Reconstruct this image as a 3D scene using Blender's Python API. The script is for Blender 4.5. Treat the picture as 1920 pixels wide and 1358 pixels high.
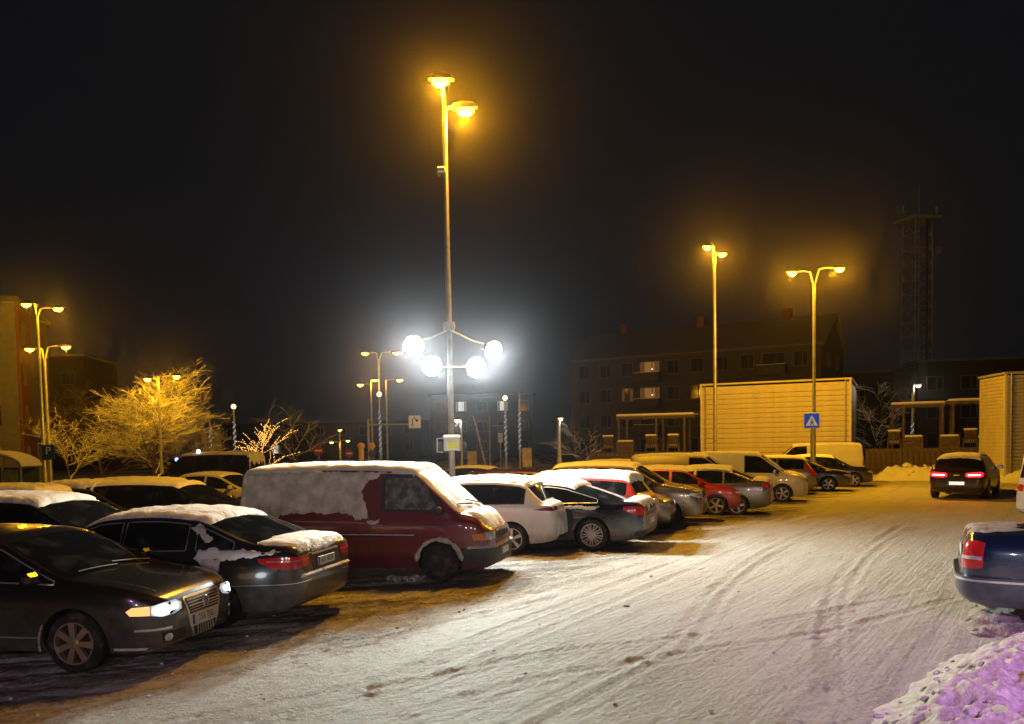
import bpy, bmesh, math, random
import numpy as np
from mathutils import Vector, Matrix
from mathutils.bvhtree import BVHTree
from mathutils.geometry import delaunay_2d_cdt

for o in list(bpy.data.objects):
    bpy.data.objects.remove(o)
random.seed(7)
RNG = np.random.default_rng(7)
R = math.radians
scene = bpy.context.scene
C = scene.collection

# ------------------------------------------------------------ camera
F, PX, PY, CAMZ = 1550.0, 960.0, 911.0, 2.30          # focal length and principal point in photo pixels
cam_d = bpy.data.cameras.new('camera')
cam_d.sensor_width = 36.0
cam_d.lens = F / 1920 * 36
cam_d.shift_y = (PY - 679) / 1920
cam_d.clip_start, cam_d.clip_end = 0.1, 3000
cam = bpy.data.objects.new('camera', cam_d)
C.objects.link(cam)
CROT = Matrix.Rotation(R(90 - 3.0), 3, 'X') @ Matrix.Rotation(R(-1.0), 3, 'Z')
cam.matrix_world = Matrix.Translation((0, 0, CAMZ)) @ CROT.to_4x4()
scene.camera = cam

# ------------------------------------------------------------ night sky, exposure
world = bpy.data.worlds.new('World')
scene.world = world
world.use_nodes = True
wn = world.node_tree
wn.nodes.clear()
w_out = wn.nodes.new('ShaderNodeOutputWorld')
w_bg = wn.nodes.new('ShaderNodeBackground')
w_bg.inputs['Color'].default_value = (0.60, 0.66, 0.80, 1)
w_bg.inputs['Strength'].default_value = 0.0075
wn.links.new(w_bg.outputs[0], w_out.inputs['Surface'])
vs = scene.view_settings
vs.view_transform = 'Standard'
vs.look = 'None'
vs.exposure = 0.0
vs.gamma = 1.0
vs.use_curve_mapping = False
cy = scene.cycles
cy.use_denoising = True
cy.max_bounces = 6
cy.diffuse_bounces = 2
cy.glossy_bounces = 3
cy.transmission_bounces = 3
cy.transparent_max_bounces = 6
cy.volume_bounces = 0
cy.sample_clamp_indirect = 4.0
cy.caustics_reflective = False
cy.caustics_refractive = False

SODIUM = (1.0, 0.45, 0.010)
LED = (0.86, 1.0, 0.97)

# ------------------------------------------------------------ helpers
def ray(px, py):
    return CROT @ Vector(((px - PX) / F, -(py - PY) / F, -1.0))
def P(px, py, Y):                      # the point at depth Y metres behind a photo pixel
    d = ray(px, py)
    return Vector((0, 0, CAMZ)) + d * (Y / d.y)
def G(px, py, z=0.0):                  # the point of the ground behind a photo pixel
    d = ray(px, py)
    return Vector((0, 0, CAMZ)) + d * ((z - CAMZ) / d.z)

_tab = RNG.random((256, 256))
def vn(x, y, seed=0):
    x = np.asarray(x, float) + seed * 17.31
    y = np.asarray(y, float) + seed * 9.77
    xi, yi = np.floor(x).astype(int), np.floor(y).astype(int)
    fx, fy = x - xi, y - yi
    fx, fy = fx * fx * (3 - 2 * fx), fy * fy * (3 - 2 * fy)
    g = lambda i, j: _tab[(xi + i) % 256, (yi + j) % 256]
    return (g(0, 0) * (1 - fx) + g(1, 0) * fx) * (1 - fy) + (g(0, 1) * (1 - fx) + g(1, 1) * fx) * fy
def fbm(x, y, octv=4, seed=0):
    s, a, t = 0, 0.5, 0
    for k in range(octv):
        s = s + a * vn(np.asarray(x) * 2 ** k, np.asarray(y) * 2 ** k, seed + k)
        t += a
        a *= 0.5
    return s / t
def sstep(a, b, x):
    t = np.clip((np.asarray(x, float) - a) / (b - a), 0, 1)
    return t * t * (3 - 2 * t)

def pchip(pts):
    pts = sorted(pts)
    X = np.array([p[0] for p in pts], float)
    Yv = np.array([p[1] for p in pts], float)
    h = np.diff(X)
    dl = np.diff(Yv) / h
    m = np.zeros(len(X))
    for i in range(1, len(X) - 1):
        if dl[i - 1] * dl[i] > 0:
            w1, w2 = 2 * h[i] + h[i - 1], h[i] + 2 * h[i - 1]
            m[i] = (w1 + w2) / (w1 / dl[i - 1] + w2 / dl[i])
    m[0], m[-1] = dl[0], dl[-1]
    def f(x):
        x = np.clip(np.asarray(x, float), X[0], X[-1])
        i = np.clip(np.searchsorted(X, x) - 1, 0, len(h) - 1)
        t = (x - X[i]) / h[i]
        return ((1 + 2 * t) * (1 - t) ** 2 * Yv[i] + t * (1 - t) ** 2 * h[i] * m[i]
                + t * t * (3 - 2 * t) * Yv[i + 1] + t * t * (t - 1) * h[i] * m[i + 1])
    return f

# ------------------------------------------------------------ materials
_mats = {}
def mat(name, col=(.5, .5, .5), rough=.5, metal=0., coat=0., var=.12, vscale=6., bump=0., bscale=40.,
        emit=None, estr=0., spec=.5, dirt=0., salt=(.30, .28, .26), col2=None, ramp=(.4, .6), trans=0.):
    if name in _mats:
        return _mats[name]
    m = bpy.data.materials.new(name)
    m.use_nodes = True
    nt = m.node_tree
    b = nt.nodes['Principled BSDF']
    tc = nt.nodes.new('ShaderNodeTexCoord')
    n = nt.nodes.new('ShaderNodeTexNoise')
    n.inputs['Scale'].default_value = vscale
    n.inputs['Detail'].default_value = 5
    nt.links.new(tc.outputs['Object'], n.inputs['Vector'])
    cr = nt.nodes.new('ShaderNodeValToRGB')
    a, c2 = [c * (1 - var) for c in col], ([c * (1 + var) for c in col] if col2 is None else col2)
    cr.color_ramp.elements[0].position, cr.color_ramp.elements[1].position = (.3, .7) if col2 is None else ramp
    cr.color_ramp.elements[0].color = (*a, 1)
    cr.color_ramp.elements[1].color = (*[min(1, c) for c in c2], 1)
    nt.links.new(n.outputs['Fac'], cr.inputs[0])
    out = cr.outputs[0]
    b.inputs['Roughness'].default_value = rough
    b.inputs['Metallic'].default_value = metal
    b.inputs['Coat Weight'].default_value = coat
    b.inputs['Coat Roughness'].default_value = .06
    b.inputs['Specular IOR Level'].default_value = spec
    if trans:
        b.inputs['Transmission Weight'].default_value = trans
    if dirt:                           # road salt thrown up on the lower body
        sx = nt.nodes.new('ShaderNodeSeparateXYZ')
        nt.links.new(tc.outputs['Object'], sx.inputs[0])
        mr = nt.nodes.new('ShaderNodeMapRange')
        mr.inputs['From Min'].default_value, mr.inputs['From Max'].default_value = .85, .2
        nt.links.new(sx.outputs['Z'], mr.inputs['Value'])
        n2 = nt.nodes.new('ShaderNodeTexNoise')
        n2.inputs['Scale'].default_value = 7
        n2.inputs['Detail'].default_value = 8
        nt.links.new(tc.outputs['Object'], n2.inputs['Vector'])
        mu = nt.nodes.new('ShaderNodeMath')
        mu.operation = 'MULTIPLY_ADD'
        nt.links.new(mr.outputs[0], mu.inputs[0])
        nt.links.new(n2.outputs['Fac'], mu.inputs[1])
        mu.inputs[2].default_value = .03
        mu2 = nt.nodes.new('ShaderNodeMath')
        mu2.operation = 'MULTIPLY'
        mu2.use_clamp = True
        mu2.inputs[1].default_value = dirt * 1.5
        nt.links.new(mu.outputs[0], mu2.inputs[0])
        mx = nt.nodes.new('ShaderNodeMix')
        mx.data_type = 'RGBA'
        nt.links.new(mu2.outputs[0], mx.inputs[0])
        nt.links.new(out, mx.inputs[6])
        mx.inputs[7].default_value = (*salt, 1)
        out = mx.outputs[2]
        rr = nt.nodes.new('ShaderNodeMapRange')
        rr.inputs['To Min'].default_value, rr.inputs['To Max'].default_value = rough, .75
        nt.links.new(mu2.outputs[0], rr.inputs['Value'])
        nt.links.new(rr.outputs[0], b.inputs['Roughness'])
        cw = nt.nodes.new('ShaderNodeMapRange')
        cw.inputs['To Min'].default_value, cw.inputs['To Max'].default_value = coat, 0
        nt.links.new(mu2.outputs[0], cw.inputs['Value'])
        nt.links.new(cw.outputs[0], b.inputs['Coat Weight'])
    nt.links.new(out, b.inputs['Base Color'])
    if bump:
        bn = nt.nodes.new('ShaderNodeTexNoise')
        bn.inputs['Scale'].default_value = bscale
        bn.inputs['Detail'].default_value = 6
        nt.links.new(tc.outputs['Object'], bn.inputs['Vector'])
        bp = nt.nodes.new('ShaderNodeBump')
        bp.inputs['Strength'].default_value = bump
        bp.inputs['Distance'].default_value = .03
        nt.links.new(bn.outputs['Fac'], bp.inputs['Height'])
        nt.links.new(bp.outputs[0], b.inputs['Normal'])
    if emit:
        b.inputs['Emission Color'].default_value = (*emit, 1)
        b.inputs['Emission Strength'].default_value = estr
    _mats[name] = m
    return m
def paint(name, col, metal=.35, dirt=.8, rough=.32):
    return mat('paint_' + name, col, rough, metal, .8, var=.05, vscale=3, dirt=dirt)
SNOW = mat('snow', (.80, .80, .80), .75, bump=.55, bscale=22, var=.06, vscale=9)
SNOWROUGH = mat('snow_crust', (.62, .60, .58), .85, bump=.9, bscale=26, var=.22, vscale=7)
SLUSH = mat('slush', (.30, .27, .24), .8, bump=.8, bscale=30, var=.35, vscale=8)
GLASS = mat('car_glass', (.009, .010, .011), .06, var=.3, vscale=3.5, spec=.6, col2=(.040, .041, .042), ramp=(.5, .8))
GLASSDIRTY = mat('frosted_glass', (.10, .105, .11), .3, var=.4, vscale=9, spec=.5, col2=(.26, .27, .28), ramp=(.42, .68))
RUBBER = mat('rubber', (.018, .018, .019), .85, var=.4, vscale=9, bump=.3, col2=(.10, .095, .09), ramp=(.52, .8))
BLACKP = mat('black_plastic', (.022, .022, .024), .55, var=.3)
WELL = mat('wheel_well', (.012, .012, .012), .9)
CHROME = mat('chrome', (.66, .66, .67), .28, .75, var=.15)
ALLOY = mat('alloy', (.42, .41, .39), .38, .8, var=.2)
STEELW = mat('steel_wheel', (.03, .03, .032), .6, .3, var=.4, col2=(.14, .13, .12), ramp=(.5, .8))
REDLENS = mat('red_lens', (.50, .022, .022), .15, coat=.8, var=.25)
DARKRED = mat('dark_red_lens', (.17, .008, .01), .15, coat=.8, var=.25)
CLEARLENS = mat('clear_lens', (.60, .61, .62), .12, .25, coat=.8, var=.35, vscale=14)
ORANGELENS = mat('orange_lens', (.62, .19, .02), .2, coat=.6)
PLATE = mat('plate_white', (.62, .62, .60), .5, var=.1)
PLATEBLUE = mat('plate_blue', (.02, .04, .32), .5)
INK = mat('ink_black', (.012, .012, .013), .6)
GALV = mat('galvanised_steel', (.36, .36, .35), .45, .6, var=.18)
DARKMETAL = mat('dark_metal', (.05, .05, .052), .5, .4)
SODLENS = mat('sodium_lens', (.9, .7, .3), .3, emit=(1.0, .52, .10), estr=4.5)
FLOODLENS = mat('flood_lens', (.9, .9, .9), .3, emit=(.95, 1.0, .93), estr=22.0)
WARMLENS = mat('warm_lens', (.9, .8, .6), .3, emit=(1.0, .74, .34), estr=2.4)
FAIRY = mat('fairy_light_white', (.9, .9, .9), .3, emit=(.36, .70, 1.0), estr=1.3)
FAIRYWARM = mat('fairy_light_warm', (.9, .8, .6), .3, emit=(1.0, .50, .12), estr=1.7)
WOOD = mat('weathered_wood', (.19, .14, .09), .8, var=.4, vscale=4, bump=.3)

# ------------------------------------------------------------ mesh building
class MB:
    def __init__(s):
        s.v, s.f, s.m = [], [], []
    def add(s, vf, mi=0, M=None):
        vs_, fs = vf
        o = len(s.v)
        s.v.extend([tuple(M @ Vector(p)) for p in vs_] if M is not None else [tuple(p) for p in vs_])
        s.f.extend([tuple(i + o for i in q) for q in fs])
        s.m.extend([mi] * len(fs))
        return s
    def build(s, name, mats, parent=None, sm=None, loc=None):
        return mesh_obj(name, s.v, s.f, mats, parent, sm, loc, s.m)

def set_smooth(me, ang):
    me.polygons.foreach_set('use_smooth', [True] * len(me.polygons))
    if ang < 179:
        bm = bmesh.new()
        bm.from_mesh(me)
        lim = R(ang)
        for e in bm.edges:
            e.smooth = not (len(e.link_faces) == 2 and e.calc_face_angle(0) > lim)
        bm.to_mesh(me)
        bm.free()
def mesh_obj(name, v, f, mats, parent=None, sm=None, loc=None, mi=None):
    me = bpy.data.meshes.new(name)
    me.from_pydata([tuple(p) for p in v], [], [tuple(q) for q in f])
    for m in (mats if isinstance(mats, (list, tuple)) else [mats]):
        me.materials.append(m)
    if mi is not None and any(mi):
        me.polygons.foreach_set('material_index', mi)
    if sm:
        set_smooth(me, sm)
    me.update()
    return link(name, me, parent, loc)
def link(name, me, parent=None, loc=None):
    o = bpy.data.objects.new(name, me)
    C.objects.link(o)
    if parent is not None:
        o.parent = parent
    if loc is not None:
        o.location = loc
    return o
def tag(o, label, cat, group=None, kind=None):
    if label:
        o['label'] = label
    if cat:
        o['category'] = cat
    if group:
        o['group'] = group
    if kind:
        o['kind'] = kind
    return o
def struct(o, kind='structure'):
    o['kind'] = kind
    return o
def thing(name, label, cat, loc=(0, 0, 0), rz=0., group=None):
    o = bpy.data.objects.new(name, None)
    o.empty_display_size = .2
    C.objects.link(o)
    o.location = loc
    o.rotation_euler = (0, 0, rz)
    return tag(o, label, cat, group)

def box(cx, cy_, cz, sx, sy, sz, b=0.):
    hx, hy, hz = sx / 2, sy / 2, sz / 2
    if b <= 0:
        v = [(cx + x * hx, cy_ + y * hy, cz + z * hz) for x in (-1, 1) for y in (-1, 1) for z in (-1, 1)]
        return v, [(0, 1, 3, 2), (4, 6, 7, 5), (0, 4, 5, 1), (2, 3, 7, 6), (0, 2, 6, 4), (1, 5, 7, 3)]
    v, idx = [], {}
    for x in (-1, 1):
        for y in (-1, 1):
            for z in (-1, 1):
                for ax in range(3):
                    p = [x * (hx - b), y * (hy - b), z * (hz - b)]
                    p[ax] = (x * hx, y * hy, z * hz)[ax]
                    idx[(x, y, z, ax)] = len(v)
                    v.append((cx + p[0], cy_ + p[1], cz + p[2]))
    fs = []
    for ax in range(3):
        a1, a2 = [(1, 2), (2, 0), (0, 1)][ax]
        for s in (-1, 1):
            q = []
            for (u, w) in ((-1, -1), (1, -1), (1, 1), (-1, 1)):
                k = [0, 0, 0]
                k[ax], k[a1], k[a2] = s, u, w
                q.append(idx[(*k, ax)])
            fs.append(tuple(q if s > 0 else q[::-1]))
            for t in (-1, 1):                          # edges between face ax=s and face a1=t
                k0, k1 = [0, 0, 0], [0, 0, 0]
                k0[ax], k0[a1], k0[a2] = s, t, -1
                k1[ax], k1[a1], k1[a2] = s, t, 1
                q = [idx[(*k0, ax)], idx[(*k0, a1)], idx[(*k1, a1)], idx[(*k1, ax)]]
                fs.append(tuple(q if s * t < 0 else q[::-1]))
    for x in (-1, 1):
        for y in (-1, 1):
            for z in (-1, 1):
                q = [idx[(x, y, z, a)] for a in range(3)]
                fs.append(tuple(q if x * y * z > 0 else q[::-1]))
    return v, fs
def tube(path, rad, n=8, caps=True):
    path = [Vector(p) for p in path]
    if not hasattr(rad, '__len__'):
        rad = [rad] * len(path)
    v, fs = [], []
    up = None
    for i, p in enumerate(path):
        t = (path[min(i + 1, len(path) - 1)] - path[max(i - 1, 0)])
        t = t.normalized() if t.length > 1e-9 else Vector((0, 0, 1))
        if up is None:
            up = Vector((1, 0, 0)) if abs(t.x) < .8 else Vector((0, 1, 0))
        a = (up - t * up.dot(t)).normalized()
        up = a
        b = t.cross(a)
        for k in range(n):
            th = 2 * math.pi * k / n
            v.append(p + (a * math.cos(th) + b * math.sin(th)) * rad[i])
    for i in range(len(path) - 1):
        for k in range(n):
            k2 = (k + 1) % n
            fs.append((i * n + k, i * n + k2, (i + 1) * n + k2, (i + 1) * n + k))
    if caps:
        fs.append(tuple(range(n))[::-1])
        fs.append(tuple((len(path) - 1) * n + k for k in range(n)))
    return v, fs
def lathe(prof, n=24, axis='z', caps=True):       # profile of (radius, height)
    v, fs = [], []
    for (r, h) in prof:
        for k in range(n):
            th = 2 * math.pi * k / n
            c, s = r * math.cos(th), r * math.sin(th)
            v.append((c, s, h) if axis == 'z' else (s, h, c))
    for i in range(len(prof) - 1):
        for k in range(n):
            k2 = (k + 1) % n
            fs.append((i * n + k, i * n + k2, (i + 1) * n + k2, (i + 1) * n + k))
    if caps:
        fs.append(tuple(range(n))[::-1])
        fs.append(tuple((len(prof) - 1) * n + k for k in range(n)))
    return v, fs
def prism(poly, d0, d1, plane='xz'):   # a polygon given depth
    n = len(poly)
    mk = {'xz': lambda a, b, d: (a, d, b), 'yz': lambda a, b, d: (d, a, b), 'xy': lambda a, b, d: (a, b, d)}[plane]
    v = [mk(a, b, d0) for a, b in poly] + [mk(a, b, d1) for a, b in poly]
    fs = [tuple(range(n)), tuple(range(2 * n - 1, n - 1, -1))]
    fs += [(i, i + n, (i + 1) % n + n, (i + 1) % n) for i in range(n)]
    return v, fs
_ico = {}
def ico(sub=1):
    if sub not in _ico:
        bm = bmesh.new()
        bmesh.ops.create_icosphere(bm, subdivisions=sub, radius=1)
        _ico[sub] = ([v.co.copy() for v in bm.verts], [tuple(v.index for v in f.verts) for f in bm.faces])
        bm.free()
    return _ico[sub]
def lump(c, r, sq=(1, 1, 1), jit=.25, sub=1, seed=0):
    v, f = ico(sub)
    rr = random.Random(seed)
    return [Vector((c[0] + p.x * r * sq[0] * (1 + rr.uniform(-jit, jit)), c[1] + p.y * r * sq[1] * (1 + rr.uniform(-jit, jit)),
                    c[2] + p.z * r * sq[2] * (1 + rr.uniform(-jit, jit)))) for p in v], f
def text_mesh(name, s, size, material, parent, M, sx=1.0, thick=.001):
    cu = bpy.data.curves.new('t', 'FONT')
    cu.body = s
    cu.size = size
    cu.align_x, cu.align_y = 'CENTER', 'CENTER'
    cu.extrude = thick
    cu.resolution_u = 2
    o = bpy.data.objects.new('t', cu)
    C.objects.link(o)
    dg = bpy.context.evaluated_depsgraph_get()
    me = bpy.data.meshes.new_from_object(o.evaluated_get(dg))
    bpy.data.objects.remove(o)
    me.transform(M @ Matrix.Diagonal((sx, 1, 1, 1)))
    me.materials.clear()
    me.materials.append(material)
    return link(name, me, parent)
def lamp(name, parent, loc, power, col, target=None, kind='SPOT', ang=150, blend=.6, rad=.12):
    l = bpy.data.lights.new(name, kind)
    l.energy = power
    l.color = col
    l.shadow_soft_size = rad
    if kind == 'SPOT':
        l.spot_size = R(ang)
        l.spot_blend = blend
    o = bpy.data.objects.new(name, l)
    C.objects.link(o)
    o.parent = parent
    o.location = loc
    d = (Vector(target) - Vector(loc)) if target is not None else Vector((0, 0, -1))
    o.rotation_euler = d.to_track_quat('-Z', 'Y').to_euler()
    return o
# ------------------------------------------------------------ ground: packed snow with tyre tracks
ROWA, ROWB = G(150, 1262), G(1553, 920)
ROWD = (ROWB - ROWA).normalized()
ROWN = Vector((ROWD.y, -ROWD.x, 0))           # points out of the bays, into the lane
def polyline(pts, n=60):
    pts = [Vector(p) for p in pts]
    fx = pchip([(i, p.x) for i, p in enumerate(pts)])
    fy = pchip([(i, p.y) for i, p in enumerate(pts)])
    t = np.linspace(0, len(pts) - 1, n)
    return np.stack([fx(t), fy(t)], 1)
def near_line(x, y, line):
    d = np.full(x.shape, 1e9)
    s = np.zeros(x.shape)
    acc = 0.
    for a, b in zip(line[:-1], line[1:]):
        ab = b - a
        L = math.hypot(*ab)
        if L < 1e-6:
            continue
        t = np.clip(((x - a[0]) * ab[0] + (y - a[1]) * ab[1]) / L ** 2, 0, 1)
        dd = np.hypot(x - a[0] - t * ab[0], y - a[1] - t * ab[1])
        m = dd < d
        d = np.where(m, dd, d)
        s = np.where(m, acc + t * L, s)
        acc += L
    return d, s
TRACKS = [[(942, 1353), (1100, 1275), (1245, 1211), (1338, 1104), (1480, 1010), (1640, 960)],
          [(1005, 1355), (1165, 1275), (1285, 1211), (1365, 1104), (1510, 1010), (1665, 960)],
          [(700, 1290), (991, 1228), (1123, 1209), (1294, 1192), (1490, 1157), (1750, 1105)],
          [(760, 1330), (1050, 1262), (1330, 1215), (1560, 1180), (1790, 1120)],
          [(1545, 1320), (1543, 1200), (1560, 1110), (1600, 1050), (1680, 990), (1790, 940)],
          [(1572, 1320), (1568, 1200), (1585, 1110), (1625, 1050), (1700, 992), (1812, 940)],
          [(300, 1352), (640, 1290), (930, 1180), (1180, 1085), (1400, 1000)],
          [(420, 1355), (720, 1300), (1000, 1190), (1240, 1090), (1450, 1000)],
          [(500, 1180), (640, 1150), (790, 1118), (960, 1098)],
          [(470, 1215), (620, 1180), (800, 1140), (1000, 1110), (1150, 1060)],
          [(440, 1250), (640, 1215), (830, 1165), (1040, 1120)],
          [(150, 1330), (400, 1262), (560, 1205), (700, 1150)],
          [(1000, 1085), (1150, 1050), (1330, 1010), (1500, 965)],
          [(1240, 1025), (1400, 985), (1560, 945)]]
TRACKS = [polyline([G(*p) for p in t]) for t in TRACKS]
def axis_steps(segs):
    out = []
    for a, b, s in segs:
        out.append(np.arange(a, b, s))
    return np.unique(np.concatenate(out + [[segs[-1][1]]]))
gx = axis_steps([(-900, -100, 100), (-100, -30, 10), (-30, -9, .5), (-9, 10, .034), (10, 22, .2), (22, 60, 2), (60, 100, 10), (100, 900, 100)])
gy = axis_steps([(-60, 0, 6), (0, 5.2, .4), (5.2, 15, .029), (15, 24, .08), (24, 45, .3), (45, 90, 2), (90, 200, 20), (200, 1800, 200)])
XX, YY = np.meshgrid(gx, gy)
U = XX * ROWD.x + YY * ROWD.y
V = XX * ROWN.x + YY * ROWN.y
V0 = ROWA.x * ROWN.x + ROWA.y * ROWN.y
bay = 1 - sstep(.2, 2.6, V - V0 + 1.2 * (fbm(XX * .5, YY * .5, 3, 3) - .5))     # 1 inside the parking bays
fine = sstep(40, 15, YY) * sstep(-14, -8, XX) * sstep(26, 14, XX)
st1 = fbm(U * .35, V * 5.5, 4, 11)
st2 = fbm((XX * .97 + YY * .25) * .45, (YY * .97 - XX * .25) * 6.5, 4, 21)
streak = st1 * (1 - bay) + st2 * bay
lumps = fbm(XX * 7, YY * 7, 4, 5)
Z = fine * ((streak - .5) * (.030 + .075 * bay) + (lumps - .5) * (.022 + .03 * bay) + (fbm(XX * 19, YY * 19, 3, 15) - .5) * .012)
rut = np.zeros(XX.shape)
for i, tr in enumerate(TRACKS):
    lo, hi = tr.min(0) - 1, tr.max(0) + 1
    msk = (XX > lo[0]) & (XX < hi[0]) & (YY > lo[1]) & (YY < hi[1])
    d, s = near_line(XX[msk], YY[msk], tr)
    d = d + .02 * (vn(s * 3, s * 0, i) - .5)
    core = np.exp(-(d / .07) ** 4)
    tread = .5 + .5 * np.sign(np.sin(s * 62 + 30 * d))
    dz = -core * (.007 + .010 * tread) + .011 * np.exp(-((d - .13) / .04) ** 2) * (.5 + vn(s * 5, d * 12, i + 4))
    fade = .35 + .65 * vn(s * .5, s * 0 + i, 40 + i)
    Z[msk] += dz * fade
    rut[msk] = np.maximum(rut[msk], core * fade)
far = sstep(0, 60, np.hypot(XX, YY) - 120)
Z = Z - .012
dirt = np.clip(.03 + .62 * bay * (.35 + 1.3 * (fbm(XX * .9, YY * .9, 4, 8) - .25)) + (.55 + 1.2 * bay) * (streak - .52) + .16 * rut + .16 * sstep(.5, .75, fbm(XX * .25, YY * .25, 3, 9)), 0, 1)
ny, nx = XX.shape
gv = np.stack([XX, YY, Z], -1).reshape(-1, 3)
ii = np.arange(ny - 1)[:, None] * nx + np.arange(nx - 1)[None, :]
gf = np.stack([ii, ii + 1, ii + nx + 1, ii + nx], -1).reshape(-1, 4)
me = bpy.data.meshes.new('ground')
me.vertices.add(len(gv))
me.vertices.foreach_set('co', gv.ravel())
me.loops.add(gf.size)
me.loops.foreach_set('vertex_index', gf.ravel())
me.polygons.add(len(gf))
me.polygons.foreach_set('loop_start', np.arange(0, gf.size, 4))
me.polygons.foreach_set('use_smooth', np.ones(len(gf), bool))
me.update()
at_ = me.attributes.new('dirt', 'FLOAT', 'POINT')
at_.data.foreach_set('value', dirt.ravel())
gm = bpy.data.materials.new('packed_snow_ground')
gm.use_nodes = True
nt = gm.node_tree
b = nt.nodes['Principled BSDF']
a = nt.nodes.new('ShaderNodeAttribute')
a.attribute_name = 'dirt'
tc = nt.nodes.new('ShaderNodeTexCoord')
n1 = nt.nodes.new('ShaderNodeTexNoise')
n1.inputs['Scale'].default_value = 21
n1.inputs['Detail'].default_value = 9
n1.inputs['Roughness'].default_value = .78
nt.links.new(tc.outputs['Object'], n1.inputs['Vector'])
ad = nt.nodes.new('ShaderNodeMath')
ad.operation = 'MULTIPLY_ADD'
nt.links.new(n1.outputs['Fac'], ad.inputs[0])
ad.inputs[1].default_value = 2.0
of_ = nt.nodes.new('ShaderNodeMath')
of_.operation = 'ADD'
of_.inputs[1].default_value = -.52
nt.links.new(a.outputs['Fac'], of_.inputs[0])
nt.links.new(of_.outputs[0], ad.inputs[2])
cr = nt.nodes.new('ShaderNodeValToRGB')
e = cr.color_ramp.elements
e[0].position, e[0].color = .38, (.70, .69, .66, 1)
e[1].position, e[1].color = 1.25 / 1.4, (.15, .115, .085, 1)
m1 = e.new(.60)
m1.color = (.46, .42, .37, 1)
sc_ = nt.nodes.new('ShaderNodeMath')
sc_.operation = 'DIVIDE'
sc_.inputs[1].default_value = 1.4
nt.links.new(ad.outputs[0], sc_.inputs[0])
nt.links.new(sc_.outputs[0], cr.inputs[0])
nt.links.new(cr.outputs[0], b.inputs['Base Color'])
b.inputs['Roughness'].default_value = .62
b.inputs['Specular IOR Level'].default_value = .35
n2 = nt.nodes.new('ShaderNodeTexNoise')
n2.inputs['Scale'].default_value = 24
n2.inputs['Detail'].default_value = 8
n2.inputs['Roughness'].default_value = .75
nt.links.new(tc.outputs['Object'], n2.inputs['Vector'])
bp = nt.nodes.new('ShaderNodeBump')
bp.inputs['Strength'].default_value = 1.0
bp.inputs['Distance'].default_value = .09
# fine scratches dragged along the lane by tyres, in two crossing directions
hsum = n2.outputs['Fac']
for ang_, sc2, wgt, msk in ((math.atan2(ROWD.y, ROWD.x), 26, .55, 0), (math.atan2(ROWD.y, ROWD.x) - R(24), 20, .45, 5)):
    mp = nt.nodes.new('ShaderNodeMapping')
    mp.vector_type = 'TEXTURE'
    mp.inputs['Rotation'].default_value = (0, 0, ang_)
    mp.inputs['Location'].default_value = (msk, msk * 2, 0)
    mp.inputs['Scale'].default_value = (1.6, 1 / sc2 * 1.3, 1)
    nt.links.new(tc.outputs['Object'], mp.inputs['Vector'])
    ns = nt.nodes.new('ShaderNodeTexNoise')
    ns.inputs['Scale'].default_value = 1.0
    ns.inputs['Detail'].default_value = 4
    nt.links.new(mp.outputs[0], ns.inputs['Vector'])
    ma = nt.nodes.new('ShaderNodeMath')
    ma.operation = 'MULTIPLY_ADD'
    ma.inputs[1].default_value = wgt
    nt.links.new(ns.outputs['Fac'], ma.inputs[0])
    nt.links.new(hsum, ma.inputs[2])
    hsum = ma.outputs[0]
    md_ = nt.nodes.new('ShaderNodeMath')
    md_.operation = 'MULTIPLY_ADD'
    md_.inputs[1].default_value = -.55
    nt.links.new(ns.outputs['Fac'], md_.inputs[0])
    nt.links.new(sc_.inputs[0].links[0].from_socket, md_.inputs[2])
    m3 = nt.nodes.new('ShaderNodeMath')
    m3.operation = 'ADD'
    m3.inputs[1].default_value = .275
    nt.links.new(md_.outputs[0], m3.inputs[0])
    nt.links.new(m3.outputs[0], sc_.inputs[0])
nt.links.new(hsum, bp.inputs['Height'])
nt.links.new(bp.outputs[0], b.inputs['Normal'])
me.materials.append(gm)
ground = struct(link('ground', me))

# small clods of snow and slush thrown up by tyres
mb = MB()
rr = random.Random(3)
for i in range(300):
    t = rr.random()
    base = ROWA.lerp(ROWB, t * 1.05 - .1) + ROWN * rr.choice([rr.gauss(.9, .7), rr.uniform(-3, 2), rr.uniform(0, 7)])
    if base.y < 5.3 or base.y > 24:
        continue
    r = rr.uniform(.008, .022) * (1.8 if rr.random() < .10 else 1)
    mb.add(lump((base.x, base.y, .0), r, (1.2, 1.2, .7), .35, 1, i), 0 if rr.random() < .93 else 1)
struct(mb.build('snow_clods', [SNOWROUGH, SLUSH], sm=60), 'stuff')['label'] = 'small clods of snow and slush scattered over the lot'

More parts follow.
